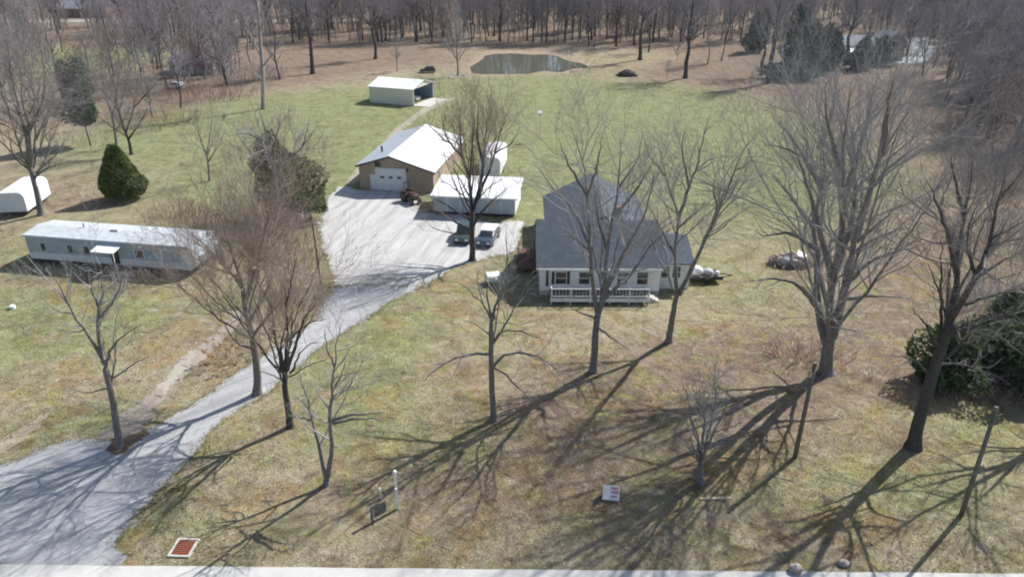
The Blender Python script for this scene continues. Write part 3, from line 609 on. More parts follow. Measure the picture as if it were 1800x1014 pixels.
LIB = [wood_tree(20, .32, .22, 20, .34, 101, 'twig_far', 'bark_dark'), wood_tree(22, .36, .30, 22, .31, 102, 'twig_far', 'bark_dark'), wood_tree(18, .24, .18, 18, .32, 103, 'twig_far', 'bark_dark'),
       wood_tree(21, .30, .30, 20, .29, 104, 'twig_red', 'bark_dark'), wood_tree(19, .20, .30, 16, .26, 105, 'twig_far', 'bark'), wood_tree(15, .22, .20, 20, .42, 106, 'twig_grey', 'bark', cap=6500),
       wood_tree(9, .11, .10, 20, .42, 107, 'twig_far', 'bark', tw=.018, cap=5500), wood_tree(11, .13, .12, 20, .36, 108, 'twig_red', 'bark', tw=.018, cap=5500),
       wood_tree(22, .58, .33, 20, .30, 109, 'twig_far', 'bark_dark'), wood_tree(21, .52, .40, 18, .33, 110, 'twig_far', 'bark_dark')]
def wtree(px, py, kind, s=1.0, label='', group=None, rz=None, xy=None, name='bare_tree'):
    x, y = xy if xy else G(px, py)
    t = tree_obj(name, (x, y, 0), LIB[kind][0], LIB[kind][1], label, group)
    t.rotation_euler.z = rng.uniform(0, 6.28) if rz is None else rz; t.scale = (s * rng.uniform(.92, 1.08), s * rng.uniform(.92, 1.08), s)
    return t
known = [(550,130,8,1.05,'dark straight tree alone on the tan slope above the carport'),(538,55,0,1.0,'slim dark tree just behind the straight tree above the carport'),(660,104,9,.95,'dark tree with a low side limb left of the pond, above the carport roof'),
         (672,76,2,1.0,'thin tree close behind the dark tree left of the pond'),(740,54,9,1.0,'dark trunk at the wood edge straight above the carport opening'),(492,140,2,.9,'crooked bare tree beside the pale-barked trunk on the slope'),
         (805,133,5,1.05,'grey bare tree at the pond end with white things at its foot'),(698,126,5,.55,'small bushy bare tree directly behind the carport roof'),
         (1125,106,8,.9,'dark tree at the right end of the pond'),(1205,138,9,1.0,'dark tree with long ground shadow right of the brush mound'),(1348,147,8,1.1,'thick dark tree at the right edge of the far field'),(1338,133,9,.85,'thinner tree touching the thick dark tree at the far field edge'),
         (1243,114,4,.9,'slender tree right of the dark tree with the long shadow'),(1268,107,4,.95,'second slender tree in the pink leaf litter, farther right'),(1190,108,5,.45,'small sapling in the leaf litter behind the brush mound'),
         (1172,140,5,.3,'tiny sapling left of the dark tree with the long shadow'),(1318,165,5,.3,'tiny sapling on the field below the thick dark tree'),
         (1484,116,9,1.0,'dark tree standing before the pale neighbouring house'),(1665,138,0,1.0,'dark trunk in the right woods above the big crown'),(1725,165,9,.9,'dark trunk beside the round dark shrub in the right woods'),
         (110,92,2,.8,'dark tree alone in the far left green field'),(60,120,5,.9,'thin grey tree on the left field below the far road'),(1560,100,4,.85,'thin tree crossing the right end of the pale house')]
for kx, ky, kk, ks, kl in known: wtree(kx, ky, kk, ks, kl)
for i, (kx, ky) in enumerate([(927,72),(947,66),(960,75),(992,77),(1035,81),(1044,83),(1083,82),(1090,74),(1115,80),(1140,92)]):
    wtree(kx, ky, [0, 4, 1, 4, 2, 4, 0, 4, 1, 2][i], rng.uniform(.85, 1.05), 'dark tree trunk lining the tan bank behind the pond', 'trees along the pond bank')

# woodland: the nearest as trees of their own, the mass behind as one wood
def wood_ok(x, y):
    px = 900 + FPX * x / (y * cP + CAM_H * sP)
    if px < 420 and y < 330: return False
    if y < 236 + 8 * math.sin(x * .09): return False
    if 1420 < px < 1640 and y < 258: return False
    return abs(px - 900) < 1050
pts = []
r2 = np.random.default_rng(55)
while len(pts) < 95:
    y = 236 + 130 * r2.random() ** 1.3; x = r2.uniform(-.85, .85) * y
    if wood_ok(x, y) and all((x - a) ** 2 + (y - b_) ** 2 > 25 for a, b_ in pts): pts.append((x, y))
for x, y in pts:
    k = int(r2.integers(0, 5)); wtree(0, 0, k, r2.uniform(.8, 1.12), 'bare grey tree in the woods along the top of the picture', 'trees of the far woods', xy=(x, y))
rightw = []
def to_px(x, y): return 900 + FPX * x / (y * cP + CAM_H * sP), 507 - FPX * math.tan(PITCH - math.atan2(CAM_H, y))
while len(rightw) < 74:
    y = r2.uniform(92, 238); x = r2.uniform(.45, .80) * y
    px, py = to_px(x, y)
    if px < 1850 and px > np.interp(py, [60, 110, 150, 200, 260, 340], [1560, 1590, 1640, 1680, 1705, 1740]) and all((x - a) ** 2 + (y - b_) ** 2 > 9 for a, b_ in rightw): rightw.append((x, y))
for px, py in [(1432,116),(1604,130),(1410,126),(1640,120)]: rightw.append(G(px, py))
for x, y in rightw:
    wtree(0, 0, int(r2.choice([0, 2, 4, 5, 6, 7])), r2.uniform(.65, 1.0), 'bare grey tree in the thick woods down the right edge', 'trees of the right-hand woods', xy=(x, y))
leftw = [G(*p) for p in [(268,205),(318,190),(95,185),(25,160),(185,120),(405,170),(250,150),(440,110),(370,60),(230,60),(15,110)]]
while len(leftw) < 92:
    y = r2.uniform(138, 300); x = r2.uniform(-.80, -.30) * y
    px = 900 + FPX * x / (y * cP + CAM_H * sP); py = to_px(x, y)[1]
    open_ = (60 < px < 200 and 60 < py < 130) or (290 < px < 345 and 70 < py < 128) or (py > 178 and px > 260) or (px > 430 and py > 60) or (100 < px < 190 and py < 55)
    if not open_ and all((x - a) ** 2 + (y - b_) ** 2 > 16 for a, b_ in leftw): leftw.append((x, y))
for x, y in leftw:
    wtree(0, 0, int(r2.choice([2, 4, 5, 5, 6, 7])), r2.uniform(.65, 1.0), 'bare grey tree scattered around the far left houses', 'trees of the far left', xy=(x, y))

# the mass of the wood beyond: one object, trees instanced on its points
def far_wood():
    P = []
    while len(P) < 2600:
        y = 240 + 360 * r2.random() ** 1.5; x = r2.uniform(-.95, .95) * y
        px = 900 + FPX * x / (y * cP + CAM_H * sP)
        if px < 470 and y < 335: continue
        if px > 1380 and y < 258: continue
        P.append((x, y, 0))
    n0 = len(P)
    while len(P) < n0 + 330:
        y = r2.uniform(160, 335); x = r2.uniform(-.85, -.28) * y; px, py = to_px(x, y)
        if px > 480 or (60 < px < 215 and 62 < py < 118) or (285 < px < 350 and 75 < py < 132) or (px > 400 and py > 95) or (100 < px < 190 and py < 45) or (250 < px and py > 150): continue
        P.append((x, y, 0))
    n0 = len(P)
    while len(P) < n0 + 150:
        y = r2.uniform(105, 262); x = r2.uniform(.42, .80) * y; px, py = to_px(x, y)
        if px > 1850 or px < np.interp(py, [60, 110, 150, 200, 260, 340], [1640, 1660, 1670, 1695, 1715, 1750]): continue
        P.append((x, y, 0))
    me = bpy.data.meshes.new('distant_woods'); me.from_pydata(P, [], []); o = obj('distant_woods', me)
    tag(o, 'hazy mass of bare trees behind the far woods', 'woods', kind='stuff')
    nt = bpy.data.node_groups.new('distant_woods', 'GeometryNodeTree')
    nt.interface.new_socket('Geometry', in_out='INPUT', socket_type='NodeSocketGeometry'); nt.interface.new_socket('Geometry', in_out='OUTPUT', socket_type='NodeSocketGeometry')
    gi = nt.nodes.new('NodeGroupInput'); go = nt.nodes.new('NodeGroupOutput'); jn = nt.nodes.new('GeometryNodeJoinGeometry')
    # meshes of the wood trees, taken from the first tree of each kind
    picks = {}
    libset = {q.name for l in LIB for q in l}
    for ob in bpy.data.objects:
        if ob.parent and ob.type == 'MESH' and ob.data.name in libset: picks.setdefault(ob.data.name, ob)
    kinds = [0, 2, 4, 6, 6, 6, 7, 7]
    gj = nt.nodes.new('GeometryNodeGeometryToInstance')
    for k in kinds:
        jm = nt.nodes.new('GeometryNodeJoinGeometry')
        for q in LIB[k]:
            oi = nt.nodes.new('GeometryNodeObjectInfo'); oi.inputs['Object'].default_value = picks[q.name]; oi.transform_space = 'ORIGINAL'
            nt.links.new(oi.outputs['Geometry'], jm.inputs[0])
        gk = nt.nodes.new('GeometryNodeGeometryToInstance'); nt.links.new(jm.outputs[0], gk.inputs[0]); nt.links.new(gk.outputs[0], jn.inputs[0])
    ip = nt.nodes.new('GeometryNodeInstanceOnPoints'); ip.inputs['Pick Instance'].default_value = True
    nt.links.new(gi.outputs[0], ip.inputs['Points']); nt.links.new(jn.outputs[0], ip.inputs['Instance'])
    rv = nt.nodes.new('FunctionNodeRandomValue'); rv.data_type = 'FLOAT_VECTOR'; rv.inputs[0].default_value = (0, 0, 0); rv.inputs[1].default_value = (0.05, 0.05, 6.28)
    er = nt.nodes.new('FunctionNodeEulerToRotation'); nt.links.new(rv.outputs[0], er.inputs[0]); nt.links.new(er.outputs[0], ip.inputs['Rotation'])
    rs = nt.nodes.new('FunctionNodeRandomValue'); rs.data_type = 'FLOAT'; rs.inputs[2].default_value = .8; rs.inputs[3].default_value = 1.2; nt.links.new(rs.outputs[1], ip.inputs['Scale'])
    nt.links.new(ip.outputs[0], go.inputs[0])
    md = o.modifiers.new('woods', 'NODES'); md.node_group = nt
far_wood()

# ---- evergreens and shrubs
def leaf_cloud(fn, n, size, rg, sprig=1):
    # fn(rg, n) -> centres, outward dirs ; each leaf spray a bent pair of triangles
    c_, d = fn(rg, n); m_ = len(c_)
    a = nrm(rg.normal(size=(m_, 3)) + d * 0.9); b_ = nrm(np.cross(a, rg.normal(size=(m_, 3))))
    s = size * rg.uniform(.6, 1.4, m_)[:, None]
    v = np.stack([c_ - a * s * .5 - b_ * s * .28, c_ - a * s * .5 + b_ * s * .28, c_ + a * s * .7 + rg.normal(0, .12, (m_, 3)) * s], 1)
    return v.reshape(-1, 3), np.arange(m_ * 3).reshape(-1, 3)
def evergreen(name, label, loc, H, Rw, leafm, seed, n=9000, size=.32, prof=None, lean=(0, 0), base=0.25, lumps=26, cat='tree', trunk_r=.16, la_=.24, deep=.55):
    rg = np.random.default_rng(seed)
    prof = prof or (lambda u: (1 - u) ** 0.75 * (0.55 + 0.45 * np.clip(u * 6, 0, 1)))
    lump = nrm(rg.normal(size=(lumps, 3))); la = rg.uniform(-la_, la_ * 1.15, lumps)
    def fn(rg, n):
        u = rg.random(n) ** 1.25; th = rg.uniform(0, 2 * math.pi, n)
        dirv = np.stack([np.cos(th), np.sin(th), (u - .4) * 2], 1); w = np.exp(((nrm(dirv)[:, None] * lump[None]).sum(2) - 1) * 16) @ la
        rad = Rw * prof(u) * (1 + w) * (1 - deep * rg.random(n) ** 2.0)
        p = np.stack([rad * np.cos(th) + lean[0] * u * H, rad * np.sin(th) + lean[1] * u * H, base + u * (H - base) * (1 + .3 * w * (u > .7))], 1)
        k_ = prof(u) > .12
        return p[k_], np.stack([np.cos(th), np.sin(th), np.full(n, .5)], 1)[k_]
    v, f = leaf_cloud(fn, n, size, rg)
    t = empty(name, (loc[0], loc[1], 0), 0, label, cat)
    cm = mesh_np('crown', v, f); obj('crown', cm, leafm, t)
    tp = resample([np.array([0, 0, -.1]), np.array([lean[0] * H * .4, lean[1] * H * .4, H * .4]), np.array([lean[0] * H * .85, lean[1] * H * .85, H * .85])], 8, .02, rg)
    tv, tf = tubes(tp[None], (trunk_r * np.linspace(1, .2, 8))[None], 7); obj('trunk', mesh_np('trunk', tv, tf, True), 'bark', t)
    return t
evergreen('cone_evergreen', 'neat cone-shaped dark green evergreen behind the mobile home', G(219,350), 7.0, 2.75, 'evergreen', 1, 9500, .36, prof=lambda u: np.clip(1.12 * (1 - u) ** .68 * (0.70 + .30 * np.clip(u * 5, 0, 1)), 0, 1), base=.7, la_=.13, deep=.7, lumps=60)
evergreen('cedar_tree', 'dark rounded cedar left of the gravel yard', G(522,388), 9.4, 3.4, 'cedar', 2, 9500, .42, la_=.5, deep=.75, prof=lambda u: np.sqrt(np.clip(1 - ((u - .36) / .66) ** 2, 0, 1)) * .95, lean=(-.16, .04), base=1.4, lumps=60)
evergreen('pine_tree', 'tall ragged green pine at the upper left', G(160,256), 11.8, 2.8, 'pine', 3, 4600, .55, prof=lambda u: np.clip(np.sqrt(np.clip(1 - ((u - .58) / .46) ** 2, 0, 1)) * (1.0 - .25 * u), 0, 1), lean=(-.05, 0), base=2.2, lumps=60, la_=.6, deep=.8)
for i, (px, py, h, w, lb) in enumerate([(1655,668,4.6,2.0,'dark broadleaf evergreen shrub hugging the leaning tree trunk'),(1705,650,3.6,2.2,'dark evergreen shrub behind a tangle of pale twigs'),(1760,655,4.2,2.4,'wide dark evergreen shrub second from the right edge'),(1812,680,4.6,2.6,'dark evergreen shrub cut off by the right edge'),(1780,600,4.4,2.4,'dark evergreen shrub farthest back in the clump')]):
    evergreen('evergreen_shrub', lb, G(px, py), h, w, 'dark_leaf', 20 + i, 4300, .34, la_=.6, deep=.85, prof=lambda u: np.sqrt(np.clip(1 - ((u - .38) / .64) ** 2, 0, 1)), base=.1, lumps=40, cat='shrub', trunk_r=.08)
for i, (px, py, h, w, lb) in enumerate([(1325,92,11,3.6,'green pine at the wood edge left of the pale house'),(1395,112,13,4.2,'blue-green pine left of the pale house'),(1425,112,10,4.0,'low dark pine crowding the pale house'),(1512,122,7,3.6,'dark round evergreen right below the pale house'),(1455,120,9,3.5,'dark pine right beside the tree before the pale house'),
                                       (1545,115,7,2.6,'olive bushy evergreen at the pale house corner'),(1722,182,9,3.0,'dark round evergreen in the right woods'),(1735,140,12,3.6,'taller green pine in the right woods'),(1620,60,14,5,'bright green tree crown on the skyline right'),(408,80,9,2.2,'small dark cedar beside the pinkish tree, upper left'),(1385,140,4,6,'low dark thicket at the field corner below the pines')]):
    evergreen('pine_tree', lb, G(px, py), h, w, 'pine' if i not in (5, 8) else 'cedar', 40 + i, 3200, .75, la_=.45, deep=.7, prof=lambda u: np.clip((1 - u) ** .6 * (.5 + .5 * np.clip(u * 4, 0, 1)) * 1.15, 0, 1), base=.6, lumps=40)

def brush(name, label, loc, rx, ry, h, n, twig, seed, tilt=.35, fine=1.0, leaf=None, cat='bush', tw=.009, cap=5000):
    rg = np.random.default_rng(seed)
    th = rg.uniform(0, 6.28, n); q = np.sqrt(rg.random(n)); p = np.stack([rx * q * np.cos(th), ry * q * np.sin(th), np.full(n, -.05)], 1)
    d = nrm(np.stack([np.cos(th) * q * tilt * 1.6, np.sin(th) * q * tilt * 1.6, np.ones(n)], 1) + rg.normal(0, tilt * .5, (n, 3)))
    ln = h * rg.uniform(.55, 1.1, n) * (1.1 - .4 * q)
    P = np.empty((n, 6, 3)); P[:, 0] = p
    for k in range(1, 6):
        d = nrm(d + rg.normal(0, .09, (n, 3))); P[:, k] = P[:, k - 1] + d * (ln / 5)[:, None]
    Rr = np.maximum(.012 * ln[:, None] * np.linspace(1, .2, 6)[None], tw)
    P2, R2 = sprout(P, Rr, 1.6 * fine, .2, 1, 40, .42, 4, .12, .14, .02, rg=rg); R2 = np.maximum(R2, tw)
    P3, R3 = sprout(P2, R2, 2.2 * fine, .1, 1, 40, .5, 2, .1, .1, .02, rg=rg, cap=cap); R3 = np.maximum(R3, tw * .85)
    t = empty(name, (loc[0], loc[1], 0), 0, label, cat)
    v, f = tubes(P, Rr, 4); tag(obj('stems', mesh_np('stems', v, f, True), twig, t), kind='stuff')
    v, f = join([tubes(P2, R2, 3), tubes(P3, R3, 3)]); tag(obj('twigs', mesh_np('twigs', v, f), twig, t), kind='stuff')
    if leaf:
        tip = P3[:, -1]; 
        def fn(rg, k): 
            i = rg.integers(0, len(tip), k); return tip[i] + rg.normal(0, .08, (k, 3)), nrm(rg.normal(size=(k, 3)))
        v, f = leaf_cloud(fn, leaf[1], leaf[2], rg); tag(obj('leaves', mesh_np('leaves', v, f), leaf[0], t), kind='stuff')
    return t
brush('brush_thicket', 'reddish brush mound behind the mobile home roof', G(325,385), 4.5, 2.6, 2.6, 170, 'twig_red', 1)
brush('brush_thicket', 'tangled reddish thicket between mobile home end and cedar', G(415,400), 5.2, 3.0, 3.6, 230, 'twig_red', 2)
brush('brush_thicket', 'upright tan thicket at the foot of the cedar', G(490,425), 4.0, 2.6, 3.6, 190, 'twig_warm', 3)
brush('brush_thicket', 'reddish thicket by the utility pole at the yard edge', G(530,455), 2.4, 2.2, 2.4, 120, 'twig_red', 4)
brush('rust_leaved_sapling', 'small sapling still holding rust-brown leaves beside the driveway', G(402,636), 1.3, 1.0, 2.4, 24, 'twig_warm', 5, leaf=('rust_leaf', 420, .16))
brush('brush_thicket', 'low red-brown brush under the leaning foreground tree', G(1705,706), 6.5, 1.5, 1.5, 330, 'twig_red', 6, .6)
brush('brush_thicket', 'pale bent twigs arching before the evergreen shrubs', G(1745,664), 4.2, 1.4, 3.4, 130, 'twig_grey', 7, .75)
brush('brush_thicket', 'reddish twigs hanging around the biggest tree trunk', G(1425,632), 3.2, 1.6, 2.2, 130, 'twig_red', 8, .6)
brush('brush_thicket', 'grey brush in front of the far left mobile home end', G(95,486), 5.2, 1.0, 1.6, 170, 'twig', 9, .5)
brush('brush_thicket', 'dark brush by the mobile home steps', G(222,500), 2.2, .9, 2.2, 110, 'twig', 10, .4)
brush('brush_thicket', 'tan weeds behind the white camper', G(110,345), 5.0, 4.0, 1.6, 110, 'twig_warm', 11, .5)
brush('brush_thicket', 'brown undergrowth left of the ragged pine', G(110,250), 9.0, 8.0, 2.2, 200, 'twig_warm', 12, .5)
brush('brush_thicket', 'pinkish undergrowth behind the cone-shaped evergreen', G(285,215), 8.0, 9.0, 3.2, 200, 'twig_red', 13, .4)
brush('brush_thicket', 'grey undergrowth in the right woods above the big crown', G(1650,180), 14.0, 12.0, 3.5, 260, 'twig_far', 14, .4, tw=.014)
brush('brush_thicket', 'grey undergrowth along the right edge', G(1770,300), 9.0, 16.0, 3.8, 260, 'twig_far', 15, .4, tw=.012)
brush('brush_thicket', 'pinkish brush below the grey-roofed house, upper left', G(330,172), 13.0, 7.0, 3.6, 300, 'twig_red', 31, .4, tw=.012)
brush('brush_thicket', 'grey brush right of the grey-roofed house, upper left', G(425,140), 9.0, 9.0, 4.2, 240, 'twig_far', 32, .4, tw=.013)
brush('brush_thicket', 'brown brush behind the ragged pine', G(215,165), 9.0, 10.0, 4.0, 240, 'twig_warm', 33, .4, tw=.012)
brush('brush_thicket', 'tan brush in the far left corner of the field edge', G(30,215), 9.0, 10.0, 3.0, 240, 'twig_warm', 34, .45, tw=.012)
brush('brush_thicket', 'grey-red brush at the corner where field meets right woods', G(1690,235), 9.0, 9.0, 3.8, 240, 'twig_red', 35, .4, tw=.012)
brush('brush_thicket', 'grey-brown brush at the right edge beyond the leaning tree', G(1775,430), 5.0, 6.0, 3.2, 220, 'twig', 36, .45)
brush('brush_thicket', 'loose brush on the pink leaf ground right of the big tree', G(1720,345), 5.0, 8.0, 2.8, 200, 'twig_red', 37, .45)
brush('brush_thicket', 'tangled twigs behind the dark evergreen shrubs', G(1770,540), 4.5, 3.0, 3.4, 200, 'twig_grey', 38, .5)
brush('flowering_tree', 'pinkish budding tree beside the grey-roofed house, upper left', G(372,128), 3.2, 3.0, 7.5, 60, 'blossom', 16, .45, leaf=('blossom', 1800, .3), cat='tree', tw=.014)
brush('brush_thicket', 'small sapling standing right of the biggest tree', G(1535,668), .5, .4, 2.4, 7, 'twig', 17, .3)

# ================================================================== BUILDINGS
def window(parent, x0, x1, y, z0, z1, face='front', fm='white_paint', mull=True):
    # a framed pane on a wall facing -y
    d = MB().box(x0 - .07, x1 + .07, y - .045, y + .02, z0 - .07, z1 + .07).build('window', fm, parent)
    MB().box(x0, x1, y - .052, y - .03, z0, z1).build('pane', 'glass', d)
    if mull: MB().box(x0, x1, y - .066, y - .05, (z0 + z1) / 2 - .025, (z0 + z1) / 2 + .025).build('sash_bar', fm, d)
    return d
def slab(p, t):
    # a roof plane from four corners, thickness t
    a = [Vector(q) for q in p]; n = (a[1] - a[0]).cross(a[3] - a[0]).normalized()
    if n.z < 0: n = -n
    m_ = MB(); lo = [q - n * t for q in a]
    m_.v = [tuple(q) for q in a + lo]; m_.f = [(0,1,2,3),(7,6,5,4),(0,4,5,1),(1,5,6,2),(2,6,7,3),(3,7,4,0)]
    return m_
# --- the house
hs = empty('house', (2.55, 61.55), R_(-.6), 'white clapboard house with dark grey shingle roof and raised front porch', 'house')
MB().box(0, 11, 0, 10, 0, .45).build('foundation', 'concrete', hs)
MB().prism([(0, .45), (10, .45), (10, 2.9), (5, 5.35), (0, 2.9)], 'x', .0, 11).build('wall', 'white_siding', hs)
MB().prism([(1.1, 0), (11.2, 0), (11.2, 2.9), (6.3, 5.35), (1.1, 2.9)], 'y', 9.9, 19.5).build('rear_wall', 'white_siding', hs)
MB().box(11, 14.0, 1.4, 7, 0, 2.75).build('side_wing_wall', 'white_siding', hs)
roof = slab([(-.35, -.38, 2.86), (11.3, -.38, 2.86), (11.3, 5.0, 5.56), (-.35, 5.0, 5.56)], .14).build('roof', 'shingle', hs)
slab([(-.35, 10.3, 2.9), (-.35, 5.01, 5.555), (11.3, 5.01, 5.555), (11.3, 10.3, 2.9)], .14).build('rear_slope', 'shingle', roof)
slab([(.75, 5.6, 2.95), (6.3, 5.6, 5.72), (6.3, 19.8, 5.72), (.75, 19.8, 2.95)], .14).build('wing_left_slope', 'shingle', roof)
slab([(6.31, 5.6, 5.715), (11.6, 5.6, 2.95), (11.6, 19.8, 2.95), (6.31, 19.8, 5.715)], .14).build('wing_right_slope', 'shingle', roof)
slab([(11.05, 1.05, 2.7), (14.3, 1.05, 2.7), (14.3, 5.3, 3.95), (11.05, 5.3, 3.95)], .12).build('side_wing_slope', 'shingle', roof)
slab([(11.05, 9.0, 2.7), (11.05, 5.31, 3.945), (14.3, 5.31, 3.945), (14.3, 9.0, 2.7)], .12).build('side_wing_back_slope', 'shingle', roof)
MB().box(-.33, 11.28, -.43, -.39, 2.66, 2.84).build('fascia', 'white_paint', hs)
MB().tube([(-.2, -.47, 2.75), (11.2, -.47, 2.74)], .055, 6).build('gutter', 'white_paint', hs)
for wx in (1.45, 3.6, 7.1, 8.9): window(hs, wx, wx + .95, 0, 1.15, 2.3)
for wx in (1.08, 2.48): MB().box(wx, wx + .26, -.05, -.005, 1.1, 2.36).build('shutter', 'dark', hs)
MB().box(.55, .8, -.05, -.005, .9, 2.5).build('shutter', 'dark', hs)
dr = MB().box(5.45, 6.4, -.05, .02, .65, 2.6).build('door', 'white_paint', hs); MB().box(5.65, 6.2, -.06, -.045, 1.5, 2.4).build('pane', 'glass', dr); MB().ball((6.28, -.09, 1.55), .04).build('handle', 'steel', dr)
window(hs, 11.35, 11.9, 1.4, 1.2, 2.3)
window(hs, 12.4, 13.1, 1.4, 1.2, 2.3)
MB().box(11.15, 11.28, 1.34, 1.395, .9, 2.65).build('corner_board', 'white_paint', hs)
pr = MB().box(.95, 9.8, -2.0, -.02, .52, .62).build('porch_floor', 'pole_wood', hs)
MB().box(.9, 9.85, -2.06, -2.005, .30, .64).build('skirt_board', 'white_paint', pr)
for x in np.linspace(1.0, 9.75, 6): MB().box(x - .045, x + .045, -1.985, -1.895, 0, 1.6).build('porch_post', 'white_paint', hs)
MB().box(.95, 9.8, -1.97, -1.91, 1.5, 1.545).box(.95, 9.8, -1.96, -1.92, .78, .81).box(.97, 1.03, -1.9, -.05, 1.5, 1.55).build('railing', 'white_paint', hs)
bl = MB()
for x in np.arange(1.1, 9.7, .3): bl.box(x - .014, x + .014, -1.955, -1.925, .83, 1.5)
tag(bl.build('balusters', 'white_paint', hs), kind='stuff')
for k in range(3): MB().box(9.86 + .3 * k, 9.86 + .3 * (k + 1), -1.5, -.3, 0, .48 - .16 * k).build('step', 'concrete', hs)
MB().box(7.6, 8.1, 7.6, 8.1, 4.4, 5.9).build('chimney', 'brick', hs)
MB().tube([(3.2, 12, 3.9), (3.2, 12, 4.6)], .06, 6).build('vent_pipe', 'steel', hs)
# red-brown side deck on the left of the house
dk = empty('wooden_deck', (.6, 66.2), 0, 'dark red-brown wooden deck against the left house wall', 'deck')
for k in range(9): MB().box(0 + k * .2, .185 + k * .2, 0, 5.2, .5, .55).build('plank', 'redwood', dk)
for x in (.05, 1.7):
    for y in (.1, 2.6, 5.1): MB().box(x - .05, x + .05, y - .05, y + .05, 0, 1.5).build('post', 'redwood', dk)
MB().box(0, .06, 0, 5.2, 1.42, 1.5).box(0, 1.8, 0, .06, 1.42, 1.5).build('railing', 'redwood', dk)
for k in range(14): MB().box(.02, .05, .2 + k * .37, .24 + k * .37, .55, 1.42).build('baluster', 'redwood', dk)

# --- the workshop
wk = empty('workshop', (-19.85, 93.2), R_(-9.5), 'tan gabled workshop with bright white metal roof and roll-up door', 'workshop')
W_, D_ = 9.9, 17.0
MB().prism([(0, 0), (W_, 0), (W_, 2.85), (4.3, 4.55), (0, 3.3)], 'y', 0, D_).build('wall', 'brown_siding', wk)
slab([(-.35, -.4, 3.28), (4.3, -.4, 4.70), (4.3, D_ + .4, 4.70), (-.35, D_ + .4, 3.28)], .1).build('roof_left_slope', 'grey_metal', wk)  # left slope takes a greyer ribbed sheet than the right slope
slab([(4.31, -.4, 4.698), (W_ + .4, -.4, 2.83), (W_ + .4, D_ + .4, 2.83), (4.31, D_ + .4, 4.698)], .1).build('roof_right_slope', 'white_metal', wk)
for k in range(14):
    y = .2 + k * 1.26; o = 0
    MB().poly([(4.36, y, 4.70), (W_ + .38, y, 2.855), (W_ + .38, y + .05, 2.855), (4.36, y + .05, 4.70)]).poly([(4.36, y, 4.73), (W_ + .38, y, 2.885), (W_ + .38, y + .05, 2.885), (4.36, y + .05, 4.73)]).poly([(4.36, y, 4.70), (W_ + .38, y, 2.855), (W_ + .38, y, 2.885), (4.36, y, 4.73)]).build('seam', 'white_paint', wk)
MB().box(4.2, 4.42, -.42, D_ + .42, 4.70, 4.75).build('ridge_cap', 'white_paint', wk)
gd = MB().box(2.35, 6.15, -.08, .02, 0, 2.85).build('garage_door', 'white_paint', wk)
for k in range(4): MB().box(2.4, 6.1, -.105, -.075, .05 + k * .70, .72 + k * .70 - .05).build('panel', 'white_paint', gd)
for k in range(3): MB().box(2.85 + k * 1.12, 3.4 + k * 1.12, -.12, -.10, 1.62, 1.95).build('pane', 'glass', gd)
sd = MB().box(1.45, 2.3, -.06, .02, 0, 2.05).build('door', 'white_paint', wk); MB().ball((2.2, -.1, 1.0), .04).build('handle', 'steel', sd)
MB().box(2.2, 2.33, -.1, .02, 0, 2.95).box(6.17, 6.32, -.1, .02, 0, 2.95).box(2.33, 6.17, -.1, .02, 2.87, 3.0).build('door_trim', 'white_paint', wk)
MB().box(2.2, 2.95, -.05, .02, 3.15, 3.75).build('vent', 'dark', wk)
MB().box(6.4, 6.62, -.22, .02, 2.7, 3.05).build('lamp', 'dark', wk)
MB().poly([(-.35, -.45, 3.05), (4.3, -.45, 4.47), (4.3, -.45, 4.60), (-.35, -.45, 3.2)]).poly([(4.3, -.45, 4.47), (W_ + .4, -.45, 2.6), (W_ + .4, -.45, 2.74), (4.3, -.45, 4.60)]).build('gable_trim', 'dark', wk)
MB().tube([(1.9, 4, 3.7), (1.9, 4, 4.75)], .13, 8).build('stove_pipe', 'dark', wk)
# flat-roofed shed beside it
sh = empty('equipment_shed', (-9.3, 83.6), R_(-7), 'low white flat-roofed shed right of the workshop', 'shed')
MB().box(0, 9.7, 0, 6.0, .32, 2.35).build('wall', 'trailer_wall', sh)
MB().box(.15, 9.55, .15, 5.9, 0, .32).build('base', 'dark', sh)  # dark block stands in for the shadow gap below the wall
slab([(-.3, -.45, 2.42), (10.05, -.45, 2.42), (10.05, 6.3, 2.95), (-.3, 6.3, 2.95)], .12).build('roof', 'white_metal', sh)
MB().box(-.3, 10.05, -.49, -.455, 2.24, 2.42).build('fascia', 'white_paint', sh)
MB().box(9.705, 9.74, 0, 6.0, .3, 2.35).build('side_panel', 'white_metal', sh)  # white over the grey wall: its sunlit brightness put into the colour
for x in (1.6, 3.2, 4.8, 6.4, 8.0): MB().box(x, x + .06, -.03, 0, .32, 2.3).build('batten', 'white_paint', sh)
MB().box(4.0, 5.5, -.04, -.005, .35, 2.2).build('door', 'trailer_wall', sh)
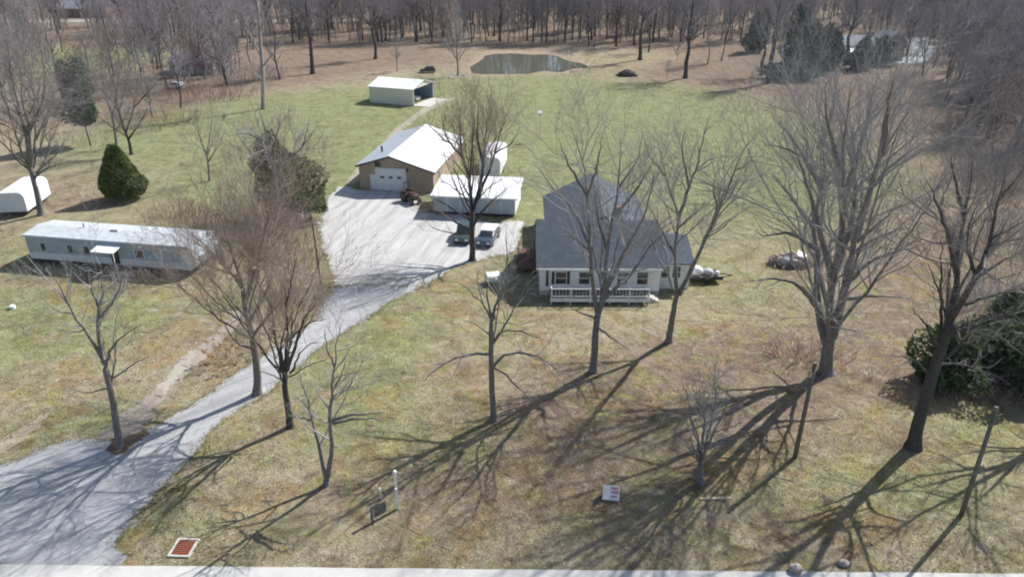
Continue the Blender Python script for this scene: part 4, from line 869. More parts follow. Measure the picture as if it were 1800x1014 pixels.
# box trailer behind
def camper(name, label, loc, rz, L, Wd, Hh, body, windows=True):
    t = empty(name, loc, rz, label, 'trailer')
    pf = [(-L/2, .55), (L/2, .55), (L/2, Hh - .45), (L/2 - .18, Hh - .15), (L/2 - .5, Hh), (-L/2 + .5, Hh), (-L/2 + .18, Hh - .15), (-L/2, Hh - .45)]
    pf = [(-Wd/2, .55), (Wd/2, .55), (Wd/2, Hh - .62), (Wd/2 - .10, Hh - .32), (Wd/2 - .35, Hh - .08), (Wd/2 - .75, Hh), (-Wd/2 + .75, Hh), (-Wd/2 + .35, Hh - .08), (-Wd/2 + .10, Hh - .32), (-Wd/2, Hh - .62)]
    MB().prism(pf, 'y', -L/2, L/2).build('body', body, t, bevel=.03)
    for k in range(1, 5): MB().prism([(p * 1.006, .55 + (q - .55) * 1.006) for p, q in pf], 'y', -L/2 + k * L/5 - .03, -L/2 + k * L/5 + .03).build('roof_band', 'white_paint', t)
    MB().box(-Wd/2 + .1, Wd/2 - .1, -L/2 + .1, L/2 - .1, .38, .54).build('chassis', 'dark', t)
    for sx in (-1, 1):
        for yy in (-.45, .45):
            w = MB().tube([(sx * (Wd/2 - .02), yy, .36), (sx * (Wd/2 - .28), yy, .36)], .36, 14).build('wheel', 'rubber', t)
            MB().tube([(sx * (Wd/2 - .0), yy, .36), (sx * (Wd/2 - .05), yy, .36)], .18, 10).build('rim', 'steel', w)
    if windows:
        for yy in (-L * .3, L * .12): MB().box(Wd/2 - .01, Wd/2 + .02, yy, yy + 1.0, 1.35, 1.95).build('window', 'glass', t)
        MB().box(-.6, .6, -L/2 - .03, -L/2 + .01, 1.3, 1.9).build('window', 'glass', t)
    MB().box(-.06, .06, -L/2 - 1.2, -L/2 + .1, .42, .52).build('tow_bar', 'dark', t)
    return t
camper('box_trailer', 'white round-edged box trailer parked behind the workshop', (-2.6, 101.5), R_(-6), 8.5, 2.9, 3.1, 'white_paint', False)
camper('camper_trailer', 'white round-topped camper at the far left edge beneath the tall tree', (-59.3, 85.9), R_(8), 6.6, 3.2, 2.9, 'white_paint', False)

# --- carport barn in the field
cp = empty('carport_building', (-28.3, 149.0), R_(-21.5), 'cream metal carport building with open dark end beside the field track', 'carport')
L, Dp, e, rz_ = 9.9, 8.6, 3.2, 4.25
MB().box(0, L, 0, .08, 0, e).build('front_wall', 'cream_metal', cp)
MB().box(0, L, Dp - .08, Dp, 0, e).build('back_wall', 'blue_metal', cp)
MB().prism([(0.08, 0), (Dp - .08, 0), (Dp - .08, e), (Dp / 2, rz_ - .08), (.08, e)], 'x', 0, .08).build('end_wall', 'cream_metal', cp)
slab([(-.2, -.3, e - .03), (L + .25, -.3, e - .03), (L + .25, Dp / 2, rz_ + .1), (-.2, Dp / 2, rz_ + .1)], .08).build('roof_front_slope', 'white_metal', cp)
slab([(-.2, Dp / 2 + .01, rz_ + .098), (L + .25, Dp / 2 + .01, rz_ + .098), (L + .25, Dp + .3, e - .03), (-.2, Dp + .3, e - .03)], .08).build('roof_back_slope', 'white_metal', cp)
for y in (.15, Dp * .5, Dp - .2): MB().box(L - .15, L - .03, y - .06, y + .06, 0, e if y != Dp * .5 else .05).build('post', 'white_paint', cp)
MB().prism([(0, e - .05), (Dp, e - .05), (Dp / 2, rz_ - .02)], 'x', L - .02, L + .03).build('gable_panel', 'cream_metal', cp)
MB().box(L - .4, L + 3.2, .1, Dp - .1, 0.0, .06).build('apron', 'concrete', cp)

# --- the mobile home
mh = empty('mobile_home', (-48.7, 68.9), R_(-10), 'long pale blue-grey mobile home with white roof and door awning', 'mobile home')
ML, MD = 18.2, 4.2
MB().prism([(0, .55), (ML - .5, .55), (ML, .95), (ML + .25, 1.8), (ML - .1, 2.75), (ML - .5, 2.95), (0, 2.95)], 'y', 0, MD).build('wall', 'trailer_wall', mh)
MB().box(.2, ML - .8, .15, MD - .15, .05, .55).build('chassis', 'dark', mh)
MB().prism([(-.18, 2.96), (MD + .18, 2.96), (MD + .1, 3.08), (MD / 2, 3.38), (-.1, 3.08)], 'x', -.15, ML - .25).build('roof', 'trailer_roof', mh)
for k in range(1, 12): MB().prism([(-.185, 2.97), (MD / 2, 3.395), (MD / 2, 3.42), (-.19, 3.0)], 'x', k * 1.5 - .03, k * 1.5 + .03).build('roof_seam', 'trailer_roof', mh)
MB().box(.05, ML - .55, -.03, -.004, .56, 1.25).build('lower_band', 'white_paint', mh)
MB().box(11.0, 15.6, -.025, -.004, 1.30, 2.35).build('blue_panel', 'trailer_blue', mh)
MB().prism([(ML - 1.3, .6), (ML - .45, .6), (ML + .05, .98), (ML + .3, 1.8), (ML - .05, 2.7), (ML - 1.3, 2.8)], 'y', -.05, -.006).build('end_panel', 'white_paint', mh)
for x, w in ((1.6, .5), (4.6, .55), (6.4, .6), (12.0, .9)):
    f = MB().box(x - .06, x + w + .06, -.05, -.032, 1.45, 2.35).build('window', 'white_paint', mh); MB().box(x, x + w, -.06, -.045, 1.5, 2.3).build('pane', 'glass', f)
MB().box(9.3, 10.15, -.06, -.032, .7, 2.65).build('door', 'dark', mh)
MB().prism([(0, 2.75), (-1.5, 2.45), (-1.5, 2.40), (0, 2.68)], 'x', 8.3, 10.8).build('awning', 'white_paint', mh)
for x in (8.4, 10.7): MB().box(x - .03, x + .03, -1.46, -1.4, 0, 2.42).build('awning_post', 'white_paint', mh)
for k in range(3): MB().box(9.1, 10.4, -1.1 + .33 * k, -.1, .0, .2 + .2 * k).build('step', 'wood', mh)
for x in (15.3, 16.1):
    w = MB().tube([(x, .05, .36), (x, .3, .36)], .36, 14).build('wheel', 'rubber', mh); MB().tube([(x, .03, .36), (x, .06, .36)], .18, 10).build('rim', 'steel', w)
MB().tube([(5.1, 2.2, 3.2), (5.1, 2.2, 3.8)], .08, 6).build('vent_pipe', 'steel', mh)
MB().box(8.4, 9.2, 1.8, 2.5, 3.3, 3.55).build('roof_vent', 'white_paint', mh)

# --- far houses
def far_house(name, label, loc, rz, w, d, h, rise, wallm, roofm, wins):
    t = empty(name, loc, rz, label, 'house')
    MB().prism([(0, 0), (d, 0), (d, h), (d / 2, h + rise), (0, h)], 'x', 0, w).build('wall', wallm, t)
    r = slab([(-.4, -.5, h - .1), (w + .4, -.5, h - .1), (w + .4, d / 2, h + rise + .15), (-.4, d / 2, h + rise + .15)], .15).build('roof', roofm, t)
    slab([(-.4, d / 2 + .01, h + rise + .145), (w + .4, d / 2 + .01, h + rise + .145), (w + .4, d + .5, h - .1), (-.4, d + .5, h - .1)], .15).build('rear_slope', roofm, r)
    for x0, x1, z0, z1 in wins:
        window(t, x0, x1, 0, z0, z1, mull=False)
    MB().box(w * .45, w * .45 + 1, -.05, .02, 0, 2.1).build('door', 'white_paint', t)
    MB().box(w * .7, w * .7 + .7, d * .5 - .3, d * .5 + .4, h + rise - .3, h + rise + 1.0).build('chimney', 'brick', t)
    return t
nb = G(1470, 112)
ph = far_house('neighbour_house', 'pale house with white porch roof half hidden by pines, upper right', (nb[0], nb[1] + 6), R_(4), 19, 9, 3.6, 2.0, 'cover_grey', 'shingle_far', [(2, 3.4, 1, 2.4), (5, 6.4, 1, 2.4), (12, 13.4, 1, 2.4)])
slab([(4, -3.4, 2.5), (13, -3.4, 2.5), (13, 0, 3.3), (4, 0, 3.3)], .15).build('porch_roof', 'white_metal', ph)
for x in (4.2, 7, 10, 12.8): MB().box(x - .1, x + .1, -3.3, -3.1, 0, 2.5).build('porch_post', 'white_paint', ph)
MB().prism([(14, 0), (19.2, 0), (19.2, 5.4), (16.6, 7.0), (14, 5.4)], 'y', -2.6, 5).build('gable_wing', 'pile', ph)
window(ph, 15.6, 17.2, -2.6, 3.4, 4.9); window(ph, 15.6, 17.2, -2.6, .9, 2.3)
slab([(13.7, -2.9, 5.2), (16.6, -2.9, 7.1), (16.6, 5.2, 7.1), (13.7, 5.2, 5.2)], .15).build('wing_left_slope', 'shingle_far', ph)
slab([(16.61, -2.9, 7.095), (19.5, -2.9, 5.2), (19.5, 5.2, 5.2), (16.61, 5.2, 7.095)], .15).build('wing_right_slope', 'white_metal', ph)
nb = G(300, 130)
far_house('neighbour_house', 'low house with blue-grey roof beside the pinkish tree, upper left', (nb[0], nb[1]), R_(-6), 11, 8, 2.7, 1.9, 'cover_grey', 'shingle_far', [(1, 2.2, .9, 2.1), (3, 4.2, .9, 2.1), (8, 9.2, .9, 2.1)])
nb = G(105, 31)
far_house('brick_house', 'red brick house beyond the far road, top left', (nb[0], nb[1]), R_(-4), 20, 10, 3.4, 2.6, 'brick', 'shingle_far', [(2, 3.6, 1, 2.4), (5, 6.6, 1, 2.4), (13, 14.6, 1, 2.4), (16, 17.6, 1, 2.4)])
nb = G(300, 12)
far_house('brick_house', 'brick house glimpsed between trunks at the top edge', (nb[0], nb[1]), R_(2), 18, 10, 3.4, 2.6, 'brick', 'shingle_far', [(2, 3.6, 1, 2.4), (12, 13.6, 1, 2.4)])

# ================================================================== VEHICLES
def car(name, label, loc, rz, paint, top, Lc=4.5, Wc=1.8, Hc=1.45, pickup=False, cat='car'):
    t = empty(name, loc, rz, label, cat)
    h = Wc / 2
    lo = [(-Lc/2, .32), (-Lc/2 + .1, .30), (Lc/2 - .1, .30), (Lc/2, .38), (Lc/2, .70), (Lc/2 - .25, .82), (Lc * .20, .92), (-Lc * .45, .95), (-Lc/2, .85)]
    MB().prism(lo, 'x', -h, h).build('body', paint, t, bevel=.06)      # length along y
    if pickup: cb = [(-Lc * .02, .93), (Lc * .22, .93), (Lc * .13, Hc - .05), (Lc * .10, Hc), (.02, Hc), (-.02, Hc - .06)]
    else: cb = [(-Lc * .46, .93), (Lc * .22, .93), (Lc * .08, Hc - .06), (Lc * .04, Hc), (-Lc * .33, Hc), (-Lc * .40, Hc - .08)]
    cbn = MB().prism(cb, 'x', -h + .12, h - .12).build('cabin', top, t, bevel=.05)
    y0 = Lc * .215; y1 = Lc * .085
    MB().poly([(-h + .2, y0 + .03, .98), (h - .2, y0 + .03, .98), (h - .25, y1 + .03, Hc - .10), (-h + .25, y1 + .03, Hc - .10)]).poly([(-h + .2, y0 + .035, .985), (h - .2, y0 + .035, .985), (h - .25, y1 + .035, Hc - .095), (-h + .25, y1 + .035, Hc - .095)]).build('windscreen', 'glass', t)
    for sx in (-1, 1):
        MB().box(sx * (h - .125) - .012, sx * (h - .125) + .012, -Lc * (.0 if pickup else .36), Lc * .09, 1.0, Hc - .12).build('side_window', 'glass', t)
        for yy in (-Lc * .31, Lc * .31):
            w = MB().tube([(sx * (h + .02), yy, .33), (sx * (h - .2), yy, .33)], .33, 14).build('wheel', 'rubber', t)
            MB().tube([(sx * (h + .03), yy, .33), (sx * (h - .03), yy, .33)], .19, 10).build('rim', 'steel', w)
        MB().box(sx * (h - .35) - .17, sx * (h - .35) + .17, Lc/2 - .03, Lc/2 + .02, .55, .70).build('headlight', 'white_paint', t)
        MB().box(sx * (h - .25) - .12, sx * (h - .25) + .12, -Lc/2 - .02, -Lc/2 + .03, .6, .78).build('tail_light', 'sign_red', t)
    if pickup:
        MB().box(-h + .12, h - .12, -Lc * .47, -Lc * .05, .955, 1.0).build('bed_cover', 'cover_grey', t)
    return t
a = G(857, 436); car('parked_car', 'dark car with pale roof parked right of the tree in the gravel yard', (a[0], a[1] + 2.0), R_(168), 'blue_paint', 'white_paint')
a = G(815, 432); car('parked_car', 'dark green car half hidden left of the tree in the gravel yard', (a[0], a[1] + 2.2), R_(174), 'green_paint', 'green_paint', 4.4, 1.75, 1.6)
a = G(308, 156); car('parked_car', 'white car parked below the grey-roofed house, upper left', (a[0], a[1]), R_(70), 'white_paint', 'white_paint')
a = G(745, 166); car('parked_car', 'white vehicle standing inside the open carport building', (-20.6, 150.6), R_(-112), 'white_paint', 'white_paint', 4.2, 1.7, 1.5)
a = G(752, 128); car('parked_car', 'small dark vehicle behind the right end of the carport', (a[0], a[1]), R_(90), 'dark', 'dark', 3.8, 1.6, 1.5)
a = G(1500, 100); car('parked_car', 'white car before the pale house, upper right', (a[0], a[1] - 2), R_(85), 'white_paint', 'white_paint')
# tractor
a = G(722, 358); tr = empty('tractor', (a[0], a[1] + .6), R_(215), 'dark red tractor parked at the workshop front corner', 'tractor')
MB().prism([(-.2, .6), (1.5, .6), (1.55, .8), (1.5, 1.25), (1.3, 1.35), (-.2, 1.35)], 'x', -.32, .32).build('hood', 'red_paint', tr, bevel=.05)
MB().box(-.38, .38, -1.0, -.2, .55, .95).build('body', 'dark', tr, bevel=.04)
st = MB().box(-.25, .25, -.95, -.5, .95, 1.08).box(-.25, .25, -1.05, -.95, 1.0, 1.5).build('seat', 'dark', tr)
MB().tube([(0, -.2, 1.3), (0, -.35, 1.55)], .03, 6).tube([(-.18, -.36, 1.57), (.18, -.36, 1.57)], .03, 6).build('steering_wheel', 'dark', tr)
for sx in (-1, 1):
    w = MB().tube([(sx * .45, -.75, .68), (sx * .82, -.75, .68)], .68, 18).build('rear_wheel', 'rubber', tr); MB().tube([(sx * .80, -.75, .68), (sx * .84, -.75, .68)], .36, 12).build('rim', 'red_paint', w)
    w = MB().tube([(sx * .42, 1.1, .38), (sx * .66, 1.1, .38)], .38, 14).build('front_wheel', 'rubber', tr); MB().tube([(sx * .65, 1.1, .38), (sx * .68, 1.1, .38)], .18, 10).build('rim', 'steel', w)
    MB().box(sx * .62 - .2, sx * .62 + .2, -1.25, -.3, 1.38, 1.43).build('fender', 'red_paint', tr)
    MB().tube([(sx * .4, -1.0, .9), (sx * .4, -1.0, 2.3)], .04, 6).build('roll_bar', 'dark', tr)
MB().box(-.45, .45, -1.04, -.96, 2.26, 2.34).build('roll_bar_top', 'dark', tr)
MB().tube([(.2, .8, 1.3), (.2, .8, 1.95)], .04, 8).build('exhaust', 'dark', tr)
# trailer with covered load, right of the house
a = G(1238, 499); ut = empty('utility_trailer', (a[0], a[1] + .8), R_(4), 'low flat trailer with a white covered load right of the house', 'trailer')
MB().box(-1.5, 1.7, -.8, .8, .45, .58).build('bed', 'wood', ut)
MB().box(-1.5, 1.7, -.84, -.8, .40, .72).box(-1.5, 1.7, .8, .84, .40, .72).build('side_rail', 'dark', ut)
for sy in (-1, 1): MB().tube([(.1, sy * .86, .32), (.1, sy * 1.05, .32)], .32, 14).build('wheel', 'rubber', ut)
MB().tube([(1.7, .5, .5), (2.9, 0, .45), (1.7, -.5, .5)], .05, 6).build('tow_bar', 'dark', ut)
ld = MB()
ld.ball((-.7, 0, 1.05), .6, 1.1, 1.0, .85).build('covered_load', 'white_paint', ut, smooth=True)
MB().ball((.5, .1, .85), .45, 1.2, 1.1, .75).build('load', 'cover_grey', ut, smooth=True)
MB().ball((1.3, -.1, .8), .28, 1, 1, .9).build('load', 'white_paint', ut, smooth=True)

# ================================================================== STREET FURNITURE AND YARD THINGS
def pole(name, label, base, top, r=.13, arm=False):
    bx, by = G(*base); tp = V(top[0], top[1], by) - np.array([bx, by, 0])
    t = empty(name, (bx, by), 0, label, 'pole')
    MB().tube([(0, 0, -.2), tuple(tp * .5), tuple(tp)], [r, r * .88, r * .75], 10).build('post', 'pole_wood', t, smooth=True)
    return t, tp
up, tp = pole('utility_pole', 'bare utility pole leaning right in the front lawn', (1397,804), (1433,638), .15)
MB().box(tp[0] - .09, tp[0] + .09, tp[1] - .09, tp[1] + .09, tp[2] - .02, tp[2] + .05).build('pole_cap', 'steel', up)
MB().box(tp[0] * .9 - .2, tp[0] * .9 - .04, -.1, .1, tp[2] * .86, tp[2] * .92).build('bracket', 'steel', up)
up, tp = pole('utility_pole', 'slanting grey pole near the road at the far right', (1690,904), (1752,716), .14)
MB().tube([(tp[0], tp[1], tp[2] - .05), (tp[0], tp[1], tp[2] + .03)], .115, 10).build('pole_cap', 'pole_wood', up)
up, tp = pole('utility_pole', 'slim utility pole with a lamp at the gravel yard corner', (564,500), (547,374), .11)
MB().tube([(tp[0], 0, tp[2] - .2), (tp[0] - 1.3, 0, tp[2] - .05)], .045, 6).build('crossarm', 'pole_wood', up)
MB().tube([(tp[0], 0, tp[2] - 1.1), (tp[0] + .55, 0, tp[2] - 1.0)], .03, 6).build('lamp_arm', 'steel', up)
MB().ball((tp[0] + .6, 0, tp[2] - 1.05), .2, 1.3, 1, .6).build('lamp', 'white_paint', up, smooth=True)
MB().box(tp[0] - 1.15, tp[0] - .8, -.15, .15, tp[2] - .5, tp[2] - .1).build('transformer', 'cover_grey', up)
bx, by = G(638, 582); tp = V(625, 505, by) - np.array([bx, by, 0]); t = empty('flagpole', (bx, by), 0, 'thin white pole leaning over the driveway edge', 'pole')
MB().tube([(0, 0, -.1), tuple(tp)], [.028, .02], 6).build('pole', 'white_paint', t); MB().ball(tuple(tp), .045).build('finial', 'white_paint', t)
bx, by = G(949, 246); t = empty('birdhouse', (bx, by), 0, 'white birdhouse on a thin pole in the back field', 'birdhouse')
hz_ = V(947, 200, by)[2]
MB().tube([(0, 0, -.1), (-.05, 0, hz_ - .3)], .04, 6).build('pole', 'steel', t)
bh = MB().box(-.35, .25, -.3, .3, hz_ - .3, hz_ + .15).build('box', 'white_paint', t)
MB().prism([(-.4, hz_ + .15), (.4, hz_ + .15), (0, hz_ + .45)], 'x', -.42, .32).build('roof', 'white_paint', t)
for k in (-.15, .1): MB().tube([(k, -.31, hz_ - .05), (k, -.29, hz_ - .05)], .05, 8).build('hole', 'dark', t)
# hanging yard sign on a white post, seen edge on
bx, by = G(699, 894); t = empty('post_sign', (bx, by), R_(11.3), 'white post with a hanging panel seen edge-on near the road', 'sign')
MB().box(-.07, .07, -.07, .07, -.1, 2.55).build('post', 'white_paint', t, bevel=.01)
MB().ball((0, 0, 2.68), .13).build('finial', 'white_paint', t, smooth=True)
MB().box(-.045, .045, -.2, 1.3, 1.55, 1.64).build('arm', 'white_paint', t)
MB().box(-.02, .02, .3, 1.2, .72, 1.45).build('panel', 'white_paint', t)
for y in (.4, 1.1): MB().tube([(0, y, 1.45), (0, y, 1.55)], .012, 5).build('hanger', 'steel', t)
bx, by = G(669, 876); t = empty('marker_stake', (bx, by), 0, 'short pale stake left of the white sign post', 'stake')
MB().box(-.05, .05, -.05, .05, -.1, .75).build('stake', 'concrete', t); MB().box(-.065, .065, -.065, .065, .62, .8).build('cap', 'white_paint', t)
# white and red board sign in the lawn, lettering too blurred to read: rows of red strokes
bx, by = G(1073, 882); t = empty('yard_sign', (bx, by), R_(-8), 'white board sign with red lettering standing in the lawn', 'sign')
tilt = R_(50)
def tp3(x, u, d=0): return (x, -math.cos(tilt) * d * 0 + math.sin(tilt) * u * 1.0 - math.cos(tilt) * d, .18 + math.cos(tilt) * u + math.sin(tilt) * d)
def tplate(x0, x1, u0, u1, d0, d1):
    q = MB(); P8 = [tp3(x, u, d) for d in (d0, d1) for (x, u) in ((x0, u0), (x1, u0), (x1, u1), (x0, u1))]
    q.v = P8; q.f = [(0,1,2,3),(7,6,5,4),(0,4,5,1),(1,5,6,2),(2,6,7,3),(3,7,4,0)]; return q
bd = tplate(-.58, .58, 0, .98, -.02, .02).build('board', 'white_paint', t)
rr = random.Random(3)
for row, u in enumerate((.72, .46, .20)):
    x = -.02
    while x < .46:
        w = rr.uniform(.05, .09); tplate(x, x + w, u, u + (.16 if row < 2 else .10), .024, .03).build('lettering', 'sign_red', bd); x += w + .03
for x in (-.5, .5): MB().tube([(x, .02, -.1), (x, math.sin(tilt) * .9 + .04, .18 + math.cos(tilt) * .9)], .022, 6).tube([(x, math.sin(tilt) * .9 + .04, .18 + math.cos(tilt) * .9), (x, 1.1, -.05)], .022, 6).build('frame_leg', 'dark', t)
MB().box(-.6, -.57, .0, .62, .0, .85).build('side_panel', 'dark', t)
t.scale = (.86, .86, .86)
# drain cover in a pale frame
c4 = [G(*p) for p in [(302,976),(332,977),(343,951),(315,949)]]; cx = sum(p[0] for p in c4) / 4; cy = sum(p[1] for p in c4) / 4
t = empty('drain_cover', (cx, cy), R_(-3), 'square rust-red grate in a pale concrete frame by the road', 'drain')
w, d = .48, .55
MB().box(-w - .12, w + .12, -d - .12, -d, -.1, .09).box(-w - .12, w + .12, d, d + .12, -.1, .09).box(-w - .12, -w, -d, d, -.1, .088).box(w, w + .12, -d, d, -.1, .088).build('frame', 'concrete', t)
MB().box(-w, w, -d, d, -.1, .03).build('bed', 'rust', t)
for k in range(8): MB().box(-w + .01, w - .01, -d + .02 + k * .137, -d + .11 + k * .137, .03, .06).build('bar', 'rust', t)
# small things
bx, by = G(22, 542); t = empty('lawn_ball', (bx, by), 0, 'small white tank lid on the far left lawn', 'tank lid'); MB().tube([(0, 0, -.05), (0, 0, .22)], .27, 14).build('riser', 'white_paint', t); MB().ball((0, 0, .22), .29, 1, 1, .4).build('lid', 'white_paint', t, smooth=True); t.name = 'tank_lid'
bx, by = G(868, 497); t = empty('garden_table', (bx, by), R_(12), 'white square table left of the house', 'table')
MB().box(-.65, .65, -.6, .6, .82, .92).build('table_top', 'white_paint', t)
for x in (-.55, .55):
    for y in (-.5, .5): MB().box(x - .04, x + .04, y - .04, y + .04, 0, .82).build('leg', 'white_paint', t)
MB().box(-.5, .5, -.45, .45, .3, .35).build('shelf', 'white_paint', t)
def chair(loc, rz, lb):
    t = empty('lawn_chair', loc, rz, lb, 'chair', 'chairs by the pond')
    MB().box(-.35, .35, -.35, .35, .4, .46).build('seat', 'white_paint', t); MB().prism([(.32, .46), (.40, .46), (.58, 1.15), (.50, 1.15)], 'x', -.35, .35).build('backrest', 'white_paint', t)
    for x in (-.3, .3):
        for y in (-.3, .3): MB().box(x - .04, x + .04, y - .04, y + .04, 0, .4).build('leg', 'white_paint', t)
        MB().box(x - .06, x + .06, -.4, .4, .62, .67).build('armrest', 'white_paint', t)
bx, by = G(794, 139); chair((bx, by), R_(20), 'white lawn chair left of the tree at the pond end'); bx, by = G(814, 140); chair((bx, by), R_(-25), 'white lawn chair right of the tree at the pond end')
# brush and scrap heap
def heap(name, label, loc, rx, ry, h, n, m_, seed, cat='pile'):
    rg = np.random.default_rng(seed); t = empty(name, loc, 0, label, cat); P = []
    th = rg.uniform(0, 6.28, n); q = np.sqrt(rg.random(n)); z = h * (1 - q ** 1.6) * rg.uniform(.2, 1, n)
    c_ = np.stack([rx * q * np.cos(th), ry * q * np.sin(th), z + .03], 1); d = nrm(np.stack([rg.normal(size=n), rg.normal(size=n), rg.normal(0, .35, n)], 1)); ln = rg.uniform(.5, 1.5, n)[:, None] * min(1, rx)
    P = np.stack([c_ - d * ln / 2, c_, c_ + d * ln / 2], 1); P[:, :, 2] = np.maximum(P[:, :, 2], .02)
    v, f = tubes(P, np.repeat(rg.uniform(.02, .07, n)[:, None], 3, 1), 4); tag(obj('sticks', mesh_np('sticks', v, f), m_, t), kind='stuff')
    b_ = MB(); b_.ball((0, 0, h * .25), 1, rx * .85, ry * .85, h * .6, 16, 8); cr = b_.build('core', m_, t)
    for vv in cr.data.vertices: vv.co += Vector(rg.normal(0, .1, 3))
    return t
bx, by = G(1392, 470); hp = heap('brush_heap', 'heap of brown brush and scrap with a white sheet behind the biggest tree', (bx, by + .8), 2.0, 1.3, 1.25, 420, 'pile', 5)
MB().poly([(.5, -.2, 1.1), (1.3, -.5, .75), (1.75, .3, .85), (.9, .7, 1.25)]).poly([(.5, -.2, 1.13), (1.3, -.5, .78), (1.75, .3, .88), (.9, .7, 1.28)]).build('sheet', 'white_paint', hp)
MB().ball((-.6, -.5, .55), .5, 1.1, .8, .8).build('scrap_lump', 'cover_grey', hp, smooth=True)
bx, by = G(1102, 134); heap('brush_heap', 'dark brush mound in the field right of the pond', (bx, by), 2.4, 1.6, 1.6, 200, 'bark_dark', 6)
def stone(loc, lb, r, seed):
    rg = random.Random(seed); t = MB().ball((0, 0, r * .45), r, 1.15, .95, .7, 12, 8).build('stone', 'rock', None, smooth=True)
    for vv in t.data.vertices: vv.co += Vector((rg.gauss(0, .07 * r), rg.gauss(0, .07 * r), rg.gauss(0, .06 * r)))
    t.location = (loc[0], loc[1], 0); tag(t, lb, 'stone')
stone(G(1398, 1003), 'pale rounded stone at the road edge', .34, 1); stone(G(1482, 992), 'brown stone right of the pale stone at the road edge', .26, 2)
bx, by = G(1258, 876); t = MB().box(-.95, .95, -.1, .1, 0, .06).build('board', 'wood_pale', None, bevel=.015); t.location = (bx, by, 0.0); t.rotation_euler.z = R_(2); tag(t, 'pale plank lying in the grass right of the small tree', 'plank')

# ================================================================== GROUND COVER near the camera
def scatter(n, y0, y1, avoid, size, m_, name, label, cat, blades, flat, seed, thr=None):
    rg = np.random.default_rng(seed)
    y = y0 + (y1 - y0) * rg.random(n) ** 1.5; x = rg.uniform(-.78, .78, n) * (y * cP + CAM_H * sP)
    ok = np.ones(n, bool)
    for a_ in avoid: ok &= ~inside(a_, x, y)
    ok &= y > np.interp(x, [p[0] for p in road_edge], [p[1] for p in road_edge]) + .05
    cl = np.sin(x * .31 + 1.3 * np.sin(y * .23)) + np.sin(y * .37 + 1.7 * np.sin(x * .17)) + rg.normal(0, .7, n); ok &= cl > (-.4 if thr is None else thr)
    x, y = x[ok], y[ok]; k = len(x)
    c_ = np.repeat(np.stack([x, y, np.zeros(k)], 1), blades, 0); k *= blades
    if flat:
        c_[:, 2] = rg.uniform(.015, .05, k); a = nrm(np.stack([rg.normal(size=k), rg.normal(size=k), rg.normal(0, .35, k)], 1)); b_ = nrm(np.cross(a, np.array([0, 0, 1.0]) + rg.normal(0, .3, (k, 3)))); s = size * rg.uniform(.5, 1.4, k)[:, None]
        v = np.stack([c_ - a * s * .5, c_ + b_ * s * .3, c_ + a * s * .5, c_ - b_ * s * .3], 1).reshape(-1, 3); v[:, 2] = np.maximum(v[:, 2], .006)
        f = np.arange(k * 4).reshape(-1, 4)
    else:
        a = rg.uniform(0, 6.28, k); o = np.stack([np.cos(a), np.sin(a), np.zeros(k)], 1); w = np.stack([-np.sin(a), np.cos(a), np.zeros(k)], 1); s = size * rg.uniform(.4, 1.3, k)[:, None]
        c_ += o * rg.uniform(0, .09, (k, 1)) 
        v = np.stack([c_ - w * s * .18, c_ + w * s * .18, c_ + o * s * rg.uniform(.1, .7, (k, 1)) + np.array([0, 0, 1.0]) * s], 1).reshape(-1, 3); f = np.arange(k * 3).reshape(-1, 3)
    o = obj(name, mesh_np(name, v, f), m_); tag(o, label, cat, kind='stuff')
M['verge'] = leafmat('verge_grass', (0.36, 0.33, 0.20), (0.31, 0.285, 0.165), .5)
AV = [drive, lot, [(2.3, 59.3), (16.8, 59.3), (16.8, 81), (2.3, 81)], side]
scatter(42000, 27, 80, AV, .10, leafmat('dry_grass', (0.36, 0.315, 0.20), (0.27, 0.245, 0.145), .5), 'dry_grass', 'tufts of dry straw-coloured grass across the lawns', 'grass', 3, False, 1, -1.2)
scatter(30000, 27, 80, AV, .09, leafmat('green_grass', (0.24, 0.25, 0.12), (0.30, 0.29, 0.15), .5), 'green_grass', 'tufts of short green grass across the lawns', 'grass', 3, False, 2, -.6)
scatter(22000, 27, 80, AV, .13, mat('dead_leaves', (0.27, 0.18, 0.115), (0.38, 0.29, 0.21), 1, 3), 'fallen_leaves', 'brown fallen leaves scattered over the lawns', 'leaves', 1, True, 3, .2)

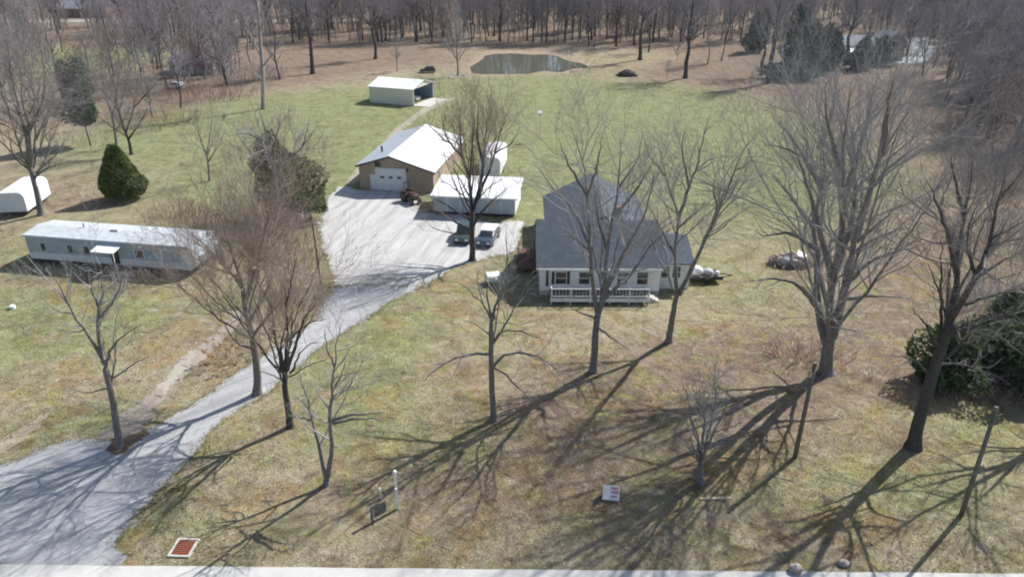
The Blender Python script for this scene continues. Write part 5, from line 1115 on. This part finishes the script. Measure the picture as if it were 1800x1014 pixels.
rg = np.random.default_rng(77); n = 900; y = 29.5 + 45 * rg.random(n) ** 1.4; x = rg.uniform(-.75, .75, n) * (y * cP + CAM_H * sP)
k_ = ~inside(drive, x, y) & ~inside(lot, x, y) & ~inside(AV[2], x, y) & (y > np.interp(x, [p[0] for p in road_edge], [p[1] for p in road_edge]) + .3); x, y = x[k_], y[k_]; n = len(x)
d = nrm(np.stack([rg.normal(size=n), rg.normal(size=n), rg.normal(0, .08, n)], 1)); ln = rg.uniform(.25, 1.3, n)[:, None]; c0 = np.stack([x, y, np.full(n, .04)], 1)
v, f = tubes(np.stack([c0 - d * ln / 2, c0 + rg.normal(0, .05, (n, 3)) * np.array([1, 1, .2]), c0 + d * ln / 2], 1), np.repeat(rg.uniform(.008, .026, n)[:, None], 3, 1), 4)
tag(obj('fallen_sticks', mesh_np('fallen_sticks', v, f), 'twig'), 'fallen sticks lying about the lawns', 'sticks', kind='stuff')
def edge_tufts(polys, n, size, m_, seed):
    rg = np.random.default_rng(seed); A = np.concatenate([np.array(p) for p in polys]); B = np.concatenate([np.roll(np.array(p), -1, 0) for p in polys]); k_ = (A[:, 1] < 80) & (A[:, 1] > 30) & (B[:, 1] > 30); A, B = A[k_], B[k_]
    i_ = rg.integers(0, len(A), n); t_ = rg.random((n, 1)); c_ = A[i_] * (1 - t_) + B[i_] * t_; c_ = np.concatenate([c_ + rg.normal(0, .2, (n, 2)), np.zeros((n, 1))], 1)
    a = rg.uniform(0, 6.28, n); o = np.stack([np.cos(a), np.sin(a), np.zeros(n)], 1); w = np.stack([-np.sin(a), np.cos(a), np.zeros(n)], 1); s_ = size * rg.uniform(.4, 1.3, n)[:, None]
    v = np.stack([c_ - w * s_ * .3, c_ + w * s_ * .3, c_ + o * s_ * rg.uniform(.2, .9, (n, 1)) + np.array([0, 0, 1.0]) * s_ * .8], 1).reshape(-1, 3)
    tag(obj('verge_grass', mesh_np('verge_grass', v, np.arange(n * 3).reshape(-1, 3)), m_), 'ragged grass creeping over the driveway edges', 'grass', kind='stuff')
edge_tufts([drive, lot], 13000, .11, 'verge', 9)

# ================================================================== AIR
hz = MB().box(-2200, 2200, -900, 2600, -1.0, 36).build('haze', None)
m = bpy.data.materials.new('haze_air'); m.use_nodes = True; nt = m.node_tree; nt.nodes.clear()
out = nt.nodes.new('ShaderNodeOutputMaterial'); pv = nt.nodes.new('ShaderNodeVolumePrincipled')
pv.inputs['Density'].default_value = 0.00008; pv.inputs['Color'].default_value = (0.86, 0.90, 1.0, 1); pv.inputs['Anisotropy'].default_value = 0.25
nt.links.new(pv.outputs[0], out.inputs['Volume']); hz.data.materials.append(m)
tag(hz, 'thin bluish haze over the whole place', 'haze', kind='stuff')
scene.cycles.volume_bounces = 1
